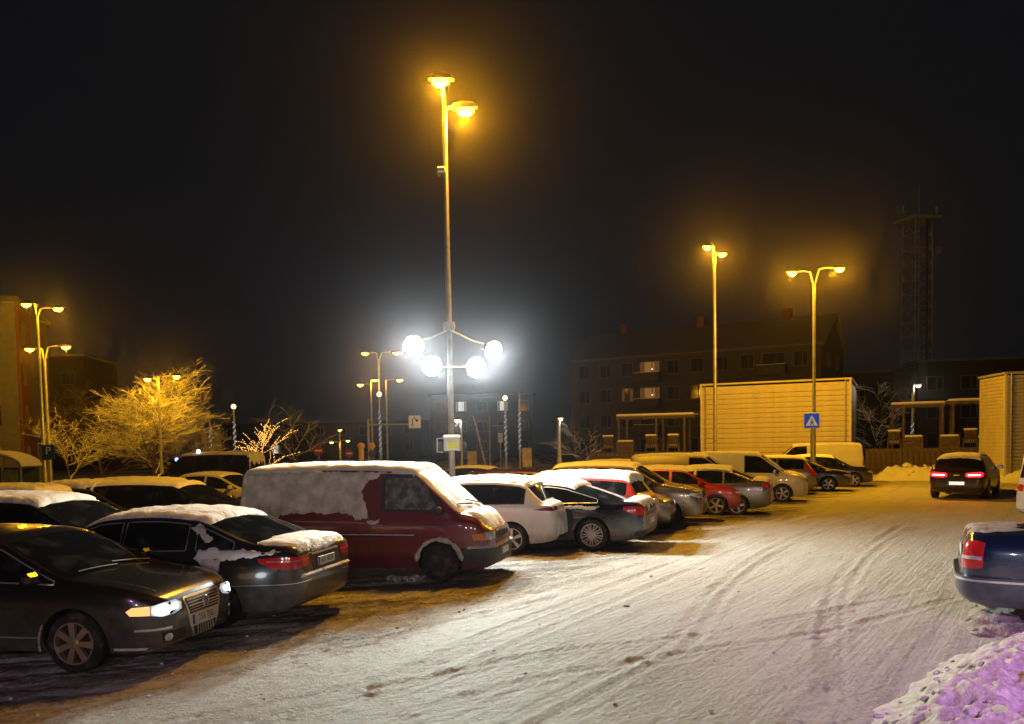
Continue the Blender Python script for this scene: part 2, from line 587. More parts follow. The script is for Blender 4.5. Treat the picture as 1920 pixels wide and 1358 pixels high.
# ploughed snow bank beside the lane
def snow_bank(name, label, outline, H, res, seed, chunk=120, cs=(.03, .10), rough=1.0, mt=None):
    pts = [(p.x, p.y) for p in outline]
    A = np.array(pts)
    lo, hi = A.min(0), A.max(0)
    xs, ys = np.arange(lo[0], hi[0] + res, res), np.arange(lo[1], hi[1] + res, res)
    X, Y_ = np.meshgrid(xs, ys)
    ins, dist = inside_dist(X.ravel(), Y_.ravel(), pts)
    dist = np.where(ins, dist, -dist).reshape(X.shape) + .22 * rough * (fbm(X * 2.2, Y_ * 2.2, 3, seed) - .5)
    prof = sstep(-.02, .75 * (H / .4), dist)
    rid = 1 - np.abs(2 * fbm(X * 3.2, Y_ * 3.2, 4, seed + 2) - 1)
    Zb = prof * H * (.35 + .55 * rid * rough + .5 * (fbm(X * 1.1, Y_ * 1.1, 2, seed + 5) - .3)) + prof * .055 * rough * (np.abs(2 * fbm(X * 8, Y_ * 8, 4, seed + 7) - 1) - .3) + prof * .16 * rough * (fbm(X * 4.2, Y_ * 4.2, 3, seed + 9) - .5)
    Zb = np.where(dist < 0, -.05, Zb - .01)
    mb = MB()
    n0, n1_ = X.shape
    v = np.stack([X, Y_, Zb], -1).reshape(-1, 3)
    keep = (dist > -res * 2).reshape(X.shape)
    fs = [(j * n1_ + i, j * n1_ + i + 1, (j + 1) * n1_ + i + 1, (j + 1) * n1_ + i) for j in range(n0 - 1) for i in range(n1_ - 1) if keep[j, i] or keep[j + 1, i + 1]]
    mb.add((v, fs))
    r_ = random.Random(seed)
    cand = np.argwhere(dist > .03)
    for k in range(chunk):
        j, i = cand[r_.randrange(len(cand))]
        r = r_.uniform(*cs) * (.5 if r_.random() < .6 else 1)
        mb.add(lump((X[j, i] + r_.uniform(-res, res), Y_[j, i], Zb[j, i] + r * .1), r, (1.1, 1, .75), .33, 1 if r < .05 else 2, seed * 100 + k))
    o = mb.build(name, mt or SNOWROUGH, sm=75)
    struct(o, 'stuff')
    o['label'] = label
    return o
def inside_dist(x, y, pts):
    ins = np.zeros(len(x), bool)
    d = np.full(len(x), 1e9)
    n = len(pts)
    for i in range(n):
        (x0, y0), (x1, y1) = pts[i], pts[(i + 1) % n]
        c = (y0 > y) != (y1 > y)
        with np.errstate(divide='ignore', invalid='ignore'):
            ins ^= c & (x < (x1 - x0) * (y - y0) / (y1 - y0 + 1e-15) + x0)
        ex, ey = x1 - x0, y1 - y0
        t = np.clip(((x - x0) * ex + (y - y0) * ey) / (ex * ex + ey * ey + 1e-15), 0, 1)
        d = np.minimum(d, np.hypot(x - x0 - t * ex, y - y0 - t * ey))
    return ins, d
q = [G(1560, 1420), G(1650, 1330), G(1700, 1290), G(1760, 1245), G(1800, 1225), G(1930, 1215)]
snow_bank('snow_bank', 'lumpy ploughed snow bank tinted violet at the lane edge', q + [Vector((8.0, 8.6, 0)), Vector((8.5, 4.6, 0)), Vector((2.6, 4.4, 0))], .38, .024, 31, 520, (.012, .055), mt=mat('ploughed_snow', (.58, .56, .55), .9, bump=.55, bscale=46, var=.3, vscale=14))
snow_bank('snow_bank', 'flat dirty snow strip under the dark blue saloon', [G(1795, 1165), G(1830, 1190), G(1990, 1200), G(2060, 1120), G(1850, 1120)], .12, .05, 37, 60, (.02, .05), mt=SLUSH)
# ------------------------------------------------------------ cars
def spec(L, wb, fo, H, W, belt, cowl, cowlz, wtop, rtop, rbase, deck, nose, Rw=.32, bot=.19, tumble=20., wins=None,
         rear=None, wide_rear=False, tailz=.62, hoodmid=None):
    xf = wb / 2 + fo
    xr = xf - L
    ln = lambda a, b, t: (a[0] + (b[0] - a[0]) * t, a[1] + (b[1] - a[1]) * t)
    top = rear(xr) if rear else [(xr, tailz), (xr + .02, tailz + .15), (xr + .06, deck - .11), (xr + .13, deck - .03)]
    rb, rt = (rbase, deck + (.02 if not rear else 0)), (rtop, H - .085)
    top += [rb, ln(rb, rt, .33), ln(rb, rt, .67), rt, (rtop + .14, H - .045)]
    wt, wb_ = (wtop, H - .085), (cowl, cowlz)
    mid = (rtop + wtop) / 2
    top += [(mid - .1, H), (wtop - .16, H - .04), wt, ln(wt, wb_, .33), ln(wt, wb_, .67), wb_]
    hm = hoodmid if hoodmid else (cowlz * .45 + nose * .55 + .035)
    top += [(cowl + .10, cowlz - .022), (cowl + (xf - cowl) * .58, hm), (xf - .13, nose + .055), (xf - .045, nose - .01), (xf, nose - .13)]
    top = sorted(top)
    top = [p for i, p in enumerate(top) if i == 0 or p[0] - top[i - 1][0] > .004]
    bl = [(xr, tailz - .03), (xr + .05, min(deck - .15, belt)), (xr + .18, belt + .035), (min(rbase, -1.0), belt + .035), (0, belt - .005), (cowl - .1, min(belt - .04, cowlz - .05)),
          (cowl + (xf - cowl) * .58, hm - .06), (xf - .13, nose - .005), (xf - .045, nose - .08), (xf, nose - .17)]
    bt = [(xr, .40), (xr + .05, .33), (xr + .2, bot + .06), (xr + .7, bot + .01), (0, bot), (xf - .6, bot), (xf - .12, bot + .03), (xf - .03, bot + .07), (xf, bot + .12)]
    if wide_rear:
        wd = [(xr, .90), (xr + .03, .95), (xr + .12, .985), (xr + .5, 1), (0, 1)]
    else:
        wd = [(xr, .66), (xr + .035, .80), (xr + .11, .90), (xr + .32, .968), (xr + .85, 1), (0, 1)]
    wd += [(xf - .95, 1), (xf - .45, .968), (xf - .17, .885), (xf - .055, .76), (xf, .60)]
    return dict(L=L, xf=xf, xr=xr, af=wb / 2, ar=-wb / 2, H=H, W=W, top=pchip(top), belt=pchip(bl), bot=pchip(bt), wid=pchip(wd), Rw=Rw, tumble=tumble,
                cowl=cowl, wtop=wtop, rtop=rtop, rbase=rbase, deck=deck, nose=nose, wins=wins or [], steep=(H - deck) > 1.3 * (rtop - rbase), tailz=tailz, beltz=belt)

def prm(sp, x):
    w = float(sp['wid'](x)) * sp['W']
    b, t = float(sp['bot'](x)), float(sp['top'](x))
    be = min(float(sp['belt'](x)), t - .015)
    be = max(be, b + .05)
    t = max(t, be + .015)
    g = t - be
    k = float(sstep(.06, .30, g))
    yb = w * .962
    yc = (yb - .11 * w) * (1 - k) + (yb - .02 - math.tan(R(sp['tumble'])) * max(g - .06, 0)) * k
    zc = (be + .62 * g) * (1 - k) + (t - .065) * k
    return w, b, be, t, yb, max(yc, .2 * w), zc, k
def section(sp, x):
    w, b, be, t, yb, yc, zc, k = prm(sp, x)
    h = be - b
    pts = [(0, b), (.5 * w, b), (.80 * w, b + .004), (.90 * w, b + .02), (.955 * w, b + .16 * h), (.985 * w, b + .32 * h), (w, b + .52 * h), (.998 * w, b + .70 * h), (.992 * w, b + .84 * h), (.981 * w, be - .06 * h), (yb, be)]
    for s in (.25, .5, .75, .92, 1):
        pts.append((yb + (yc - yb) * s + .016 * k * math.sin(math.pi * s), be + (zc - be) * s))
    for s in (.06, .16, .32, .55, .78, 1.0):
        y = yc * (1 - s)
        pts.append((y, zc + (t - zc) * (1 - (1 - s) ** 2.3)))
    return pts

class Car:
    def __init__(s, name, label, cat, sp, pm, at, local, heading, group=None, glass=None, wheels=True, rim=(5, 'alloy'), z0=-.02, wells=True):
        s.sp, s.pm, s.glass = sp, pm, glass or GLASS
        th = R(heading)
        lx, ly = local[0], local[1]
        loc = Vector((at.x - (lx * math.cos(th) - ly * math.sin(th)), at.y - (lx * math.sin(th) + ly * math.cos(th)), z0))
        s.root = thing(name, label, cat, loc, th, group)
        s.body(wells)
        if wheels:
            s.wheels(*rim)
    def body(s, wells):
        sp = s.sp
        e = np.array([0, .006, .016, .03, .05, .08, .12, .17])
        xs = np.unique(np.round(np.concatenate([np.linspace(sp['xr'], sp['xf'], 74), sp['xr'] + e, sp['xf'] - e]), 4))
        v, f = [], []
        rows = []
        for x in xs:
            h = section(sp, x)
            ring = [(x, -y, z) for y, z in h] + [(x, y, z) for y, z in h[-2:0:-1]]
            rows.append(len(ring))
            v += ring
        n = rows[0]
        for i in range(len(xs) - 1):
            for k in range(n):
                k2 = (k + 1) % n
                f.append((i * n + k, (i + 1) * n + k, (i + 1) * n + k2, i * n + k2))
        f.append(tuple(range(n)))
        f.append(tuple((len(xs) - 1) * n + k for k in range(n))[::-1])
        s.bvh = BVHTree.FromPolygons([Vector(p) for p in v], f)
        me = bpy.data.meshes.new('body')
        me.from_pydata(v, [], f)
        bm = bmesh.new()
        bm.from_mesh(me)
        bmesh.ops.recalc_face_normals(bm, faces=bm.faces)
        bm.to_mesh(me)
        bm.free()
        me.materials.append(s.pm)
        me.materials.append(WELL)
        o = link('body', me, s.root)
        if wells:
            mb = MB()
            for xa in (sp['af'], sp['ar']):
                for sg in (-1, 1):
                    y0, y1 = sg * (sp['W'] - .27), sg * (sp['W'] + .2)
                    r = sp['Rw'] + .05
                    pr = [(xa + r * math.cos(a), sp['Rw'] + r * math.sin(a)) for a in np.linspace(0, 2 * math.pi, 33)[:-1]]
                    mb.add(prism(pr, min(y0, y1), max(y0, y1), 'xz'), 1)
            c = mb.build('cutter', [s.pm, WELL])
            bm = bmesh.new()
            bm.from_mesh(c.data)
            bmesh.ops.recalc_face_normals(bm, faces=bm.faces)
            bm.to_mesh(c.data)
            bm.free()
            o.parent = None
            md = o.modifiers.new('b', 'BOOLEAN')
            md.operation, md.solver, md.object = 'DIFFERENCE', 'EXACT', c
            dg = bpy.context.evaluated_depsgraph_get()
            nm = bpy.data.meshes.new_from_object(o.evaluated_get(dg))
            o.modifiers.clear()
            o.data = nm
            o.parent = s.root
            bpy.data.objects.remove(c)
        set_smooth(o.data, 38)
        s.bodyo = o
    def wheels(s, nsp, style):
        sp = s.sp
        Rw, tw = sp['Rw'], .205
        key = (Rw, nsp, style)
        if key not in _wheel:
            rr_ = Rw * .70
            ty = MB().add(lathe([(rr_ - .01, -tw / 2), (Rw - .03, -tw / 2 - .004), (Rw - .006, -tw / 2 + .018), (Rw, -tw / 2 + .04), (Rw, tw / 2 - .04), (Rw - .006, tw / 2 - .018), (Rw - .03, tw / 2 + .004), (rr_, tw / 2), (rr_ - .012, tw / 2 - .03), (rr_ - .012, -tw / 2 + .06)], 36, 'y', False))
            t = ty.build('wheel', RUBBER, sm=40)
            rm = MB()
            a_, d_ = (1, 0)
            if style == 'steel':
                rm.add(lathe([(rr_, tw / 2 - .004), (rr_ * .94, tw / 2 + .004), (rr_ * .90, tw / 2 - .03), (rr_ * .62, tw / 2 - .04), (rr_ * .52, tw / 2 - .012), (rr_ * .30, tw / 2 - .012), (rr_ * .26, tw / 2 + .012), (.001, tw / 2 + .014)], 28, 'y'), 0)
                for k in range(10):
                    a = 2 * math.pi * k / 10
                    rm.add(lathe([(.022, tw / 2 - .036), (.02, tw / 2 - .028), (.001, tw / 2 - .028)], 8, 'y'), 1, Matrix.Translation((rr_ * .76 * math.cos(a), 0, rr_ * .76 * math.sin(a))))
                mats = [STEELW, INK]
            else:
                rm.add(lathe([(rr_ + .004, tw / 2 - .004), (rr_ * .99, tw / 2 + .006), (rr_ * .93, tw / 2 + .004), (rr_ * .915, tw / 2 - .02), (rr_ * .915, tw / 2 - .07)], 36, 'y', False), 0)
                rm.add(lathe([(rr_ * .93, tw / 2 - .075), (rr_ * .3, tw / 2 - .07), (.001, tw / 2 - .07)], 24, 'y'), 1)
                rm.add(lathe([(.062, tw / 2 - .06), (.060, tw / 2 - .006), (.035, tw / 2 + .003), (.001, tw / 2 + .004)], 18, 'y'), 0)
                wd0, wd1 = (.026, .036) if nsp <= 7 else (.012, .011)
                offs = [0] if nsp <= 7 else [-.085, .085]
                for k in range(nsp):
                    for of in offs:
                        M = Matrix.Rotation(2 * math.pi * k / nsp, 4, 'Y')
                        a0, a1 = -of * .10, -of * 1.0 * rr_ * 1.6
                        y0 = tw / 2
                        q = [(-wd0 + a0, y0 - .004, .04), (wd0 + a0, y0 - .004, .04), (wd1 + a1, y0 - .010, rr_ * .95), (-wd1 + a1, y0 - .010, rr_ * .95)]
                        vv = q + [(x, y - .045, z) for x, y, z in q]
                        rm.add((vv, [(0, 1, 2, 3), (7, 6, 5, 4), (0, 4, 5, 1), (1, 5, 6, 2), (2, 6, 7, 3), (3, 7, 4, 0)]), 0, M)
                mats = [ALLOY if style == 'alloy' else style, INK]
            r = rm.build('rim', mats, sm=35)
            _wheel[key] = (t.data, r.data)
            bpy.data.objects.remove(t)
            bpy.data.objects.remove(r)
        tm, rmesh = _wheel[key]
        for xa in (sp['af'], sp['ar']):
            for sg in (-1, 1):
                w = link('wheel', tm, s.root, (xa, sg * (sp['W'] - .115), Rw))
                w.rotation_euler = (0, random.uniform(0, 6), 0) if sg > 0 else (0, random.uniform(0, 6), math.pi)
                link('rim', rmesh, w)
    # ---- patches that lie on the body
    def cast(s, proj, u, v):
        if proj[0] == 'y':
            o, d = Vector((u, proj[1] * 3, v)), Vector((0, -proj[1], 0))
        elif proj[0] == 'z':
            o, d = Vector((u, v, 4)), Vector((0, 0, -1))
        elif proj[0] == 'x':
            o, d = Vector((proj[1] * 6, u, v)), Vector((-proj[1], 0, 0))
        else:
            o, d = Vector((proj[1], 0, v)), Vector((proj[2] * math.cos(u), math.sin(u), 0))
        h, nrm, i, ds = s.bvh.ray_cast(o, d)
        if h is None:
            h, nrm, i, ds = s.bvh.find_nearest(o + d * (3 if proj[0] != 'w' else .9))
        out = d if proj[0] == 'w' else -d
        if nrm.dot(out) < 0:
            nrm = -nrm
        return h, (nrm * .75 + out * .25).normalized()
    def patch(s, name, poly, proj, m, off=.004, thick=0., res=.05, jit=0., edge=.07, parent=None, skirt=True, seed=0, rough=.5, sm=40):
        if proj[0] == 'w':
            poly = [(R(a), z) for a, z in poly]
        pts = []
        n = len(poly)
        for i in range(n):
            a, b = Vector(poly[i]), Vector(poly[(i + 1) % n])
            k = max(1, int((b - a).length / res))
            pts += [a.lerp(b, j / k) for j in range(k)]
        A = np.array([(p.x, p.y) for p in pts])
        if jit:
            A = A + np.stack([fbm(A[:, 0] * 7, A[:, 1] * 7, 4, 50 + seed) - .5, fbm(A[:, 0] * 7, A[:, 1] * 7, 4, 90 + seed) - .5], 1) * 2.2 * jit
            A = A + np.stack([vn(A[:, 0] * 38, A[:, 1] * 38, 30 + seed) - .5, vn(A[:, 0] * 38, A[:, 1] * 38, 35 + seed) - .5], 1) * min(.9 * jit, .03)
        lo, hi = A.min(0), A.max(0)
        X, Y_ = np.meshgrid(np.arange(lo[0], hi[0], res), np.arange(lo[1], hi[1], res * .9))
        X = X + (np.arange(X.shape[0]) % 2)[:, None] * res * .5
        ins, dist = inside_dist(X.ravel(), Y_.ravel(), [tuple(p) for p in A])
        kp = ins & (dist > res * .45)
        inner = np.stack([X.ravel()[kp], Y_.ravel()[kp]], 1)
        allp = [Vector(p) for p in A] + [Vector(p) for p in inner]
        vo, eo, fo, _, _, _ = delaunay_2d_cdt(allp, [], [list(range(len(A)))], 1, 1e-5)
        vx = np.array([(p.x, p.y) for p in vo])
        _, dist = inside_dist(vx[:, 0], vx[:, 1], [tuple(p) for p in A])
        V_, N_ = [], []
        hgt = np.full(len(vx), off)
        if thick:
            hgt = off * .3 + thick * np.sqrt(np.clip(dist / edge, 0, 1)) * (1 - rough + 2 * rough * fbm(vx[:, 0] * 7, vx[:, 1] * 7, 4, 60 + seed))
        for (u, v), h in zip(vx, hgt):
            p, nn = s.cast(proj, u, v)
            V_.append(p + nn * h)
            N_.append(nn)
        fs = [tuple(f) for f in fo]
        if fs:
            a, b, c = fs[0][:3]
            if (V_[b] - V_[a]).cross(V_[c] - V_[a]).dot(N_[a]) < 0:
                fs = [f[::-1] for f in fs]
        if skirt and not thick:
            ec = {}
            for f in fs:
                for i in range(len(f)):
                    e_ = (f[i], f[(i + 1) % len(f)])
                    ec[tuple(sorted(e_))] = None if tuple(sorted(e_)) in ec else e_
            mp = {}
            for e_ in [e_ for e_ in ec.values() if e_]:
                for i in e_:
                    if i not in mp:
                        mp[i] = len(V_)
                        V_.append(V_[i] - N_[i] * (off + .006))
                fs.append((e_[1], e_[0], mp[e_[0]], mp[e_[1]]))
        return mesh_obj(name, V_, fs, m, parent or s.root, sm if not thick else 80)
    def both(s, name, poly, kind, m, **k):
        r = []
        for sg in (-1, 1):
            if kind == 'y':
                r.append(s.patch(name, poly, ('y', sg), m, **k))
            else:                                       # 'wf' / 'wr': wrapped round the nose or the tail
                pr = ('w', s.sp['af'] if kind == 'wf' else s.sp['ar'], 1 if kind == 'wf' else -1)
                r.append(s.patch(name, [(a * sg, z) for a, z in poly], pr, m, **k))
        return r
    def band(s, x1, x2, lo=.03, up=.045, n=18, s1=0., s2=0.):      # a side window between the belt and the roof edge
        L_, U_ = [], []
        for x in np.linspace(x1, x2, n):
            w, b, be, t, yb, yc, zc, k = prm(s.sp, x)
            l, u = be + lo, zc - up
            if s1:
                u = min(u, l + (x - x1) / s1)
            if s2:
                u = min(u, l + (x2 - x) / s2)
            if u - l > .012:
                L_.append((x, l))
                U_.append((x, u))
        return L_ + U_[::-1]
    def glasshouse(s, ws=True, rw=True, trim=None, skip=()):
        sp = s.sp
        for i, wn_ in enumerate(sp['wins']):
            poly = s.band(*wn_[:2], s1=wn_[2] if len(wn_) > 2 else 0, s2=wn_[3] if len(wn_) > 3 else 0)
            if len(poly) < 4:
                continue
            for sg in (-1, 1):
                if (i, sg) in skip:
                    continue
                g = s.patch('side_window', poly, ('y', sg), s.glass, off=.003, res=.07)
                if trim:
                    pth = [s.cast(('y', sg), u, v)[0] + Vector((0, sg * .004, 0)) for u, v in poly]
                    mesh_obj('window_trim', *tube(pth + pth[:1], .010, 5, False), trim, g, 80)
        if ws:
            s.patch('windscreen', s.topband(sp['cowl'] - .03, sp['wtop'] + .03, .055), ('z',), s.glass, off=.003, res=.08)
        if rw:
            if sp['steep']:
                z0, z1 = sp['deck'] + .06, sp['H'] - .16
                y0, y1 = sp['W'] * .80, sp['W'] * .68
                s.patch('rear_window', [(-y0, z0), (y0, z0), (y1, z1), (-y1, z1)], ('x', -1), s.glass, off=.003, res=.08)
            else:
                s.patch('rear_window', s.topband(sp['rbase'] + .05, sp['rtop'] - .02, .06), ('z',), s.glass, off=.003, res=.08)
    def topband(s, x1, x2, m, n=12):
        a, b = [], []
        for x in np.linspace(x1, x2, n):
            y = max(prm(s.sp, x)[5] - m, .1)
            a.append((x, y))
            b.append((x, -y))
        return a + b[::-1]
    def seams(s, xs, handles=(), z0=None):
        sp = s.sp
        for sg in (-1, 1):
            for x in xs:
                be = prm(sp, x)[2]
                zb = z0 or float(sp['bot'](x)) + .09
                s.patch('door_gap', [(x - .005, zb), (x + .005, zb), (x + .005, be + .02), (x - .005, be + .02)], ('y', sg), INK, off=.0015, res=.1, skirt=False)
            for x in handles:
                z = prm(sp, x)[2] - .11
                p, n = s.cast(('y', sg), x, z)
                mesh_obj('door_handle', *box(p.x, p.y + sg * .012, p.z, .19, .028, .028, .008), s.pm, s.root, 40)
    def mirrors(s, m=None, dx=-.34, dz=.10):
        sp = s.sp
        for sg in (-1, 1):
            x = sp['cowl'] + dx
            w, b, be, t, yb, *_ = prm(sp, x)
            mb = MB()
            mb.add(box(x, sg * (yb + .115), be + dz, .11, .19, .135, .035), 0)
            mb.add(box(x - .056, sg * (yb + .115), be + dz, .006, .15, .10), 1)
            mb.add(tube([(x + .02, sg * (yb - .03), be + dz - .06), (x, sg * (yb + .06), be + dz - .03)], .022, 6), 0)
            mb.build('mirror', [m or s.pm, GLASS], s.root, 50)
    def plate(s, front, z, txt=None, w=.52, h=.115):
        sg = 1 if front else -1
        p, n = s.cast(('x', sg), 0, z)
        p2, _ = s.cast(('x', sg), w * .48, z)
        x = p.x + sg * .012
        o = mesh_obj('number_plate', *box(x, 0, z, .012, w, h, .004), PLATE, s.root, 40)
        mesh_obj('plate_strip', *box(x + sg * .0062, (-w / 2 + .022) * sg * 1, z, .003, .042, h - .01), PLATEBLUE, o)
        if txt:
            Rz = Matrix(((0, 0, sg, 0), (sg, 0, 0, 0), (0, 1, 0, 0), (0, 0, 0, 1)))
            M = Matrix.Translation((x + sg * .0065, sg * .022, z)) @ Rz
            text_mesh('plate_text', txt, .105, INK, o, M, .92)
        return o
    def lights(s, head=CLEARLENS, tail=REDLENS, hz=None, tz=None, ha=(25, 56), ta=(26, 50), front=True, rear=True, plate_f=None, plate_r=None):
        sp = s.sp
        nz, dk = sp['nose'], sp['deck']
        if front:
            z1 = hz[1] if hz else nz - .005
            z0 = hz[0] if hz else nz - .145
            s.both('headlight', [(ha[0], z0 + .03), (ha[0] + 8, z0), (ha[1] - 12, z0 + .015), (ha[1], z1 - .04), (ha[1] - 3, z1), (ha[0] + 10, z1), (ha[0] + 1, z1 - .03)], 'wf', head, off=.006, res=.05)
            s.patch('grille', [(-20, nz - .12), (20, nz - .12), (22, nz - .03), (-22, nz - .03)], ('w', sp['af'], 1), INK, off=.004, res=.06)
            s.patch('lower_grille', [(-30, .27), (30, .27), (27, .40), (-27, .40)], ('w', sp['af'], 1), BLACKP, off=.004, res=.06)
            s.plate(True, nz - .24)
        if rear:
            z1 = tz[1] if tz else dk - .10
            z0 = tz[0] if tz else dk - .28
            s.both('taillight', [(ta[0], z0 + .03), (ta[0] + 4, z0), (ta[1] - 6, z0 + .01), (ta[1], z1 - .05), (ta[1] - 2, z1), (ta[0] + 5, z1), (ta[0], z1 - .03)], 'wr', tail, off=.006, res=.05)
            s.patch('rear_bumper', [(-38, .34), (38, .34), (38, .42), (-38, .42)], ('w', sp['ar'], -1), BLACKP, off=.006, res=.06)
            s.plate(False, (tz[0] if tz else dk - .28) + .03 if dk < 1.0 else dk - .25)
    def roof_snow(s, thick=.06, m=None, x1=None, x2=None, seed=0, jit=.03, marg=.03, rough=.4):
        sp = s.sp
        s.patch('roof_snow', s.topband(x1 if x1 is not None else sp['rtop'] - .05, x2 if x2 is not None else sp['wtop'] + .03, marg), ('z',), m or SNOW, thick=thick, res=.05, jit=jit, edge=.09, seed=seed, rough=rough)
    def hood_snow(s, thick=.04, m=None, a=.1, b=.9, seed=1, jit=.05, marg=.05):
        sp = s.sp
        x1, x2 = sp['cowl'] + (sp['xf'] - sp['cowl']) * a, sp['cowl'] + (sp['xf'] - sp['cowl']) * b
        s.patch('bonnet_snow', s.topband(x1, x2, marg), ('z',), m or SNOW, thick=thick, res=.05, jit=jit, edge=.09, seed=seed)
    def deck_snow(s, thick=.05, m=None, seed=2, jit=.04, x1=None, x2=None):
        sp = s.sp
        s.patch('boot_snow', s.topband(x1 if x1 is not None else sp['xr'] + .07, x2 if x2 is not None else sp['rbase'] + .04, .04), ('z',), m or SNOW, thick=thick, res=.05, jit=jit, edge=.09, seed=seed)
    def ws_snow(s, thick=.02, m=None, rear=False, seed=4):
        sp = s.sp
        a, b = (sp['rbase'], sp['rtop']) if rear else (sp['wtop'], sp['cowl'])
        s.patch('rear_window_snow' if rear else 'windscreen_snow', s.topband(a - .03, b + .03, .05), ('z',), m or SNOW, thick=thick, res=.05, jit=.02, edge=.05, seed=seed)
_wheel = {}
# ------------------------------------------------------------ vehicle shapes
vanrear = lambda xr: [(xr, .60), (xr + .012, .82), (xr + .03, 1.0)]
def SEDAN(**k):
    d = dict(L=4.77, wb=2.71, fo=.95, H=1.47, W=.91, belt=.93, cowl=1.30, cowlz=.99, wtop=.42, rtop=-1.15, rbase=-1.86, deck=1.09, nose=.74,
             wins=[(-.06, 1.2), (-.92, -.14), (-1.62, -.98)])
    d.update(k)
    return spec(**d)
def HATCH(**k):
    d = dict(L=4.1, wb=2.56, fo=.82, H=1.47, W=.88, belt=.95, cowl=1.15, cowlz=1.0, wtop=.40, rtop=-1.42, rbase=-1.80, deck=1.02, nose=.75, wins=[(-.05, 1.05), (-.9, -.13), (-1.42, -.98)])
    d.update(k)
    return spec(**d)
def WAGON(**k):
    d = dict(L=4.75, wb=2.72, fo=.92, H=1.50, W=.91, belt=.95, cowl=1.30, cowlz=1.0, wtop=.45, rtop=-2.0, rbase=-2.28, deck=1.03, nose=.74, wins=[(-.05, 1.18), (-.92, -.13), (-1.98, -1.0)])
    d.update(k)
    return spec(**d)
def SUV(**k):
    d = dict(L=4.6, wb=2.69, fo=.92, H=1.70, W=.925, belt=1.08, cowl=1.25, cowlz=1.15, wtop=.45, rtop=-1.85, rbase=-2.13, deck=1.14, nose=.90, Rw=.36, bot=.25, wins=[(-.05, 1.12), (-.92, -.13), (-1.75, -1.0)])
    d.update(k)
    return spec(**d)
def MPV(**k):
    d = dict(L=4.4, wb=2.73, fo=.86, H=1.82, W=.92, belt=1.05, cowl=1.45, cowlz=1.12, wtop=.60, rtop=-2.02, rbase=-2.13, deck=1.12, nose=.86, tumble=11, rear=vanrear, wide_rear=True, wins=[(.05, 1.3)])
    d.update(k)
    return spec(**d)
def VAN(**k):
    d = dict(L=4.95, wb=3.1, fo=.9, H=1.98, W=.95, belt=1.12, cowl=1.78, cowlz=1.25, wtop=1.02, rtop=-2.36, rbase=-2.46, deck=1.15, nose=.96, tumble=9, rear=vanrear, wide_rear=True, wins=[(.35, 1.6)])
    d.update(k)
    return spec(**d)
GP = 'cars parked in the row along the lane'
GB = 'cars parked in the row behind'
def arch_snow(c, xa, sg, r0=.03, m=None, a0=10, a1=175, seed=0):
    sp = c.sp
    rr = random.Random(seed)
    pth, rd = [], []
    for a in np.linspace(a0, a1, 22):
        r = sp['Rw'] + .075
        pth.append((xa + r * math.cos(R(a)), sg * (float(sp['wid'](xa)) * sp['W'] - .012), sp['Rw'] + r * math.sin(R(a))))
        rd.append(r0 * rr.uniform(.45, 1.25))
    rd[0] = rd[-1] = .004
    mesh_obj('arch_snow', *tube(pth, rd, 7), m or SNOWROUGH, c.root, 70)
def flaps(c, m=None):
    pass

# ---- 1 dark saloon with its headlights on
BROWNBLK = paint('brown_black', (.014, .012, .010), .3, .38, .22)
HIDLENS = mat('lit_headlight', (.8, .85, .9), .1, emit=(.62, .80, 1.0), estr=.38)
HIDCORE = mat('lit_headlight_core', (.9, .95, 1), .1, emit=(.85, .94, 1.0), estr=14)
AMBERLIT = mat('lit_amber', (.9, .6, .3), .2, emit=(1.0, .52, .15), estr=1.1)
c = Car('car', 'black saloon with lit headlights and seven-spoke bronze wheels', 'car', SEDAN(), BROWNBLK, G(152, 1256), (1.355, -.80), -9, GP, rim=(7, mat('bronze_alloy', (.46, .36, .22), .4, .7)))
c.glasshouse(trim=CHROME)
c.seams([1.02, -.10, -1.0], (.18, -.72))
c.mirrors()
sp = c.sp
c.patch('bonnet_gap', [(1.22, .62), (1.235, .62), (2.16, .56), (2.16, .55)], ('z',), INK, off=.001, res=.08, skirt=False)
c.patch('bonnet_gap', [(1.22, -.62), (1.235, -.62), (2.16, -.56), (2.16, -.55)], ('z',), INK, off=.001, res=.08, skirt=False)
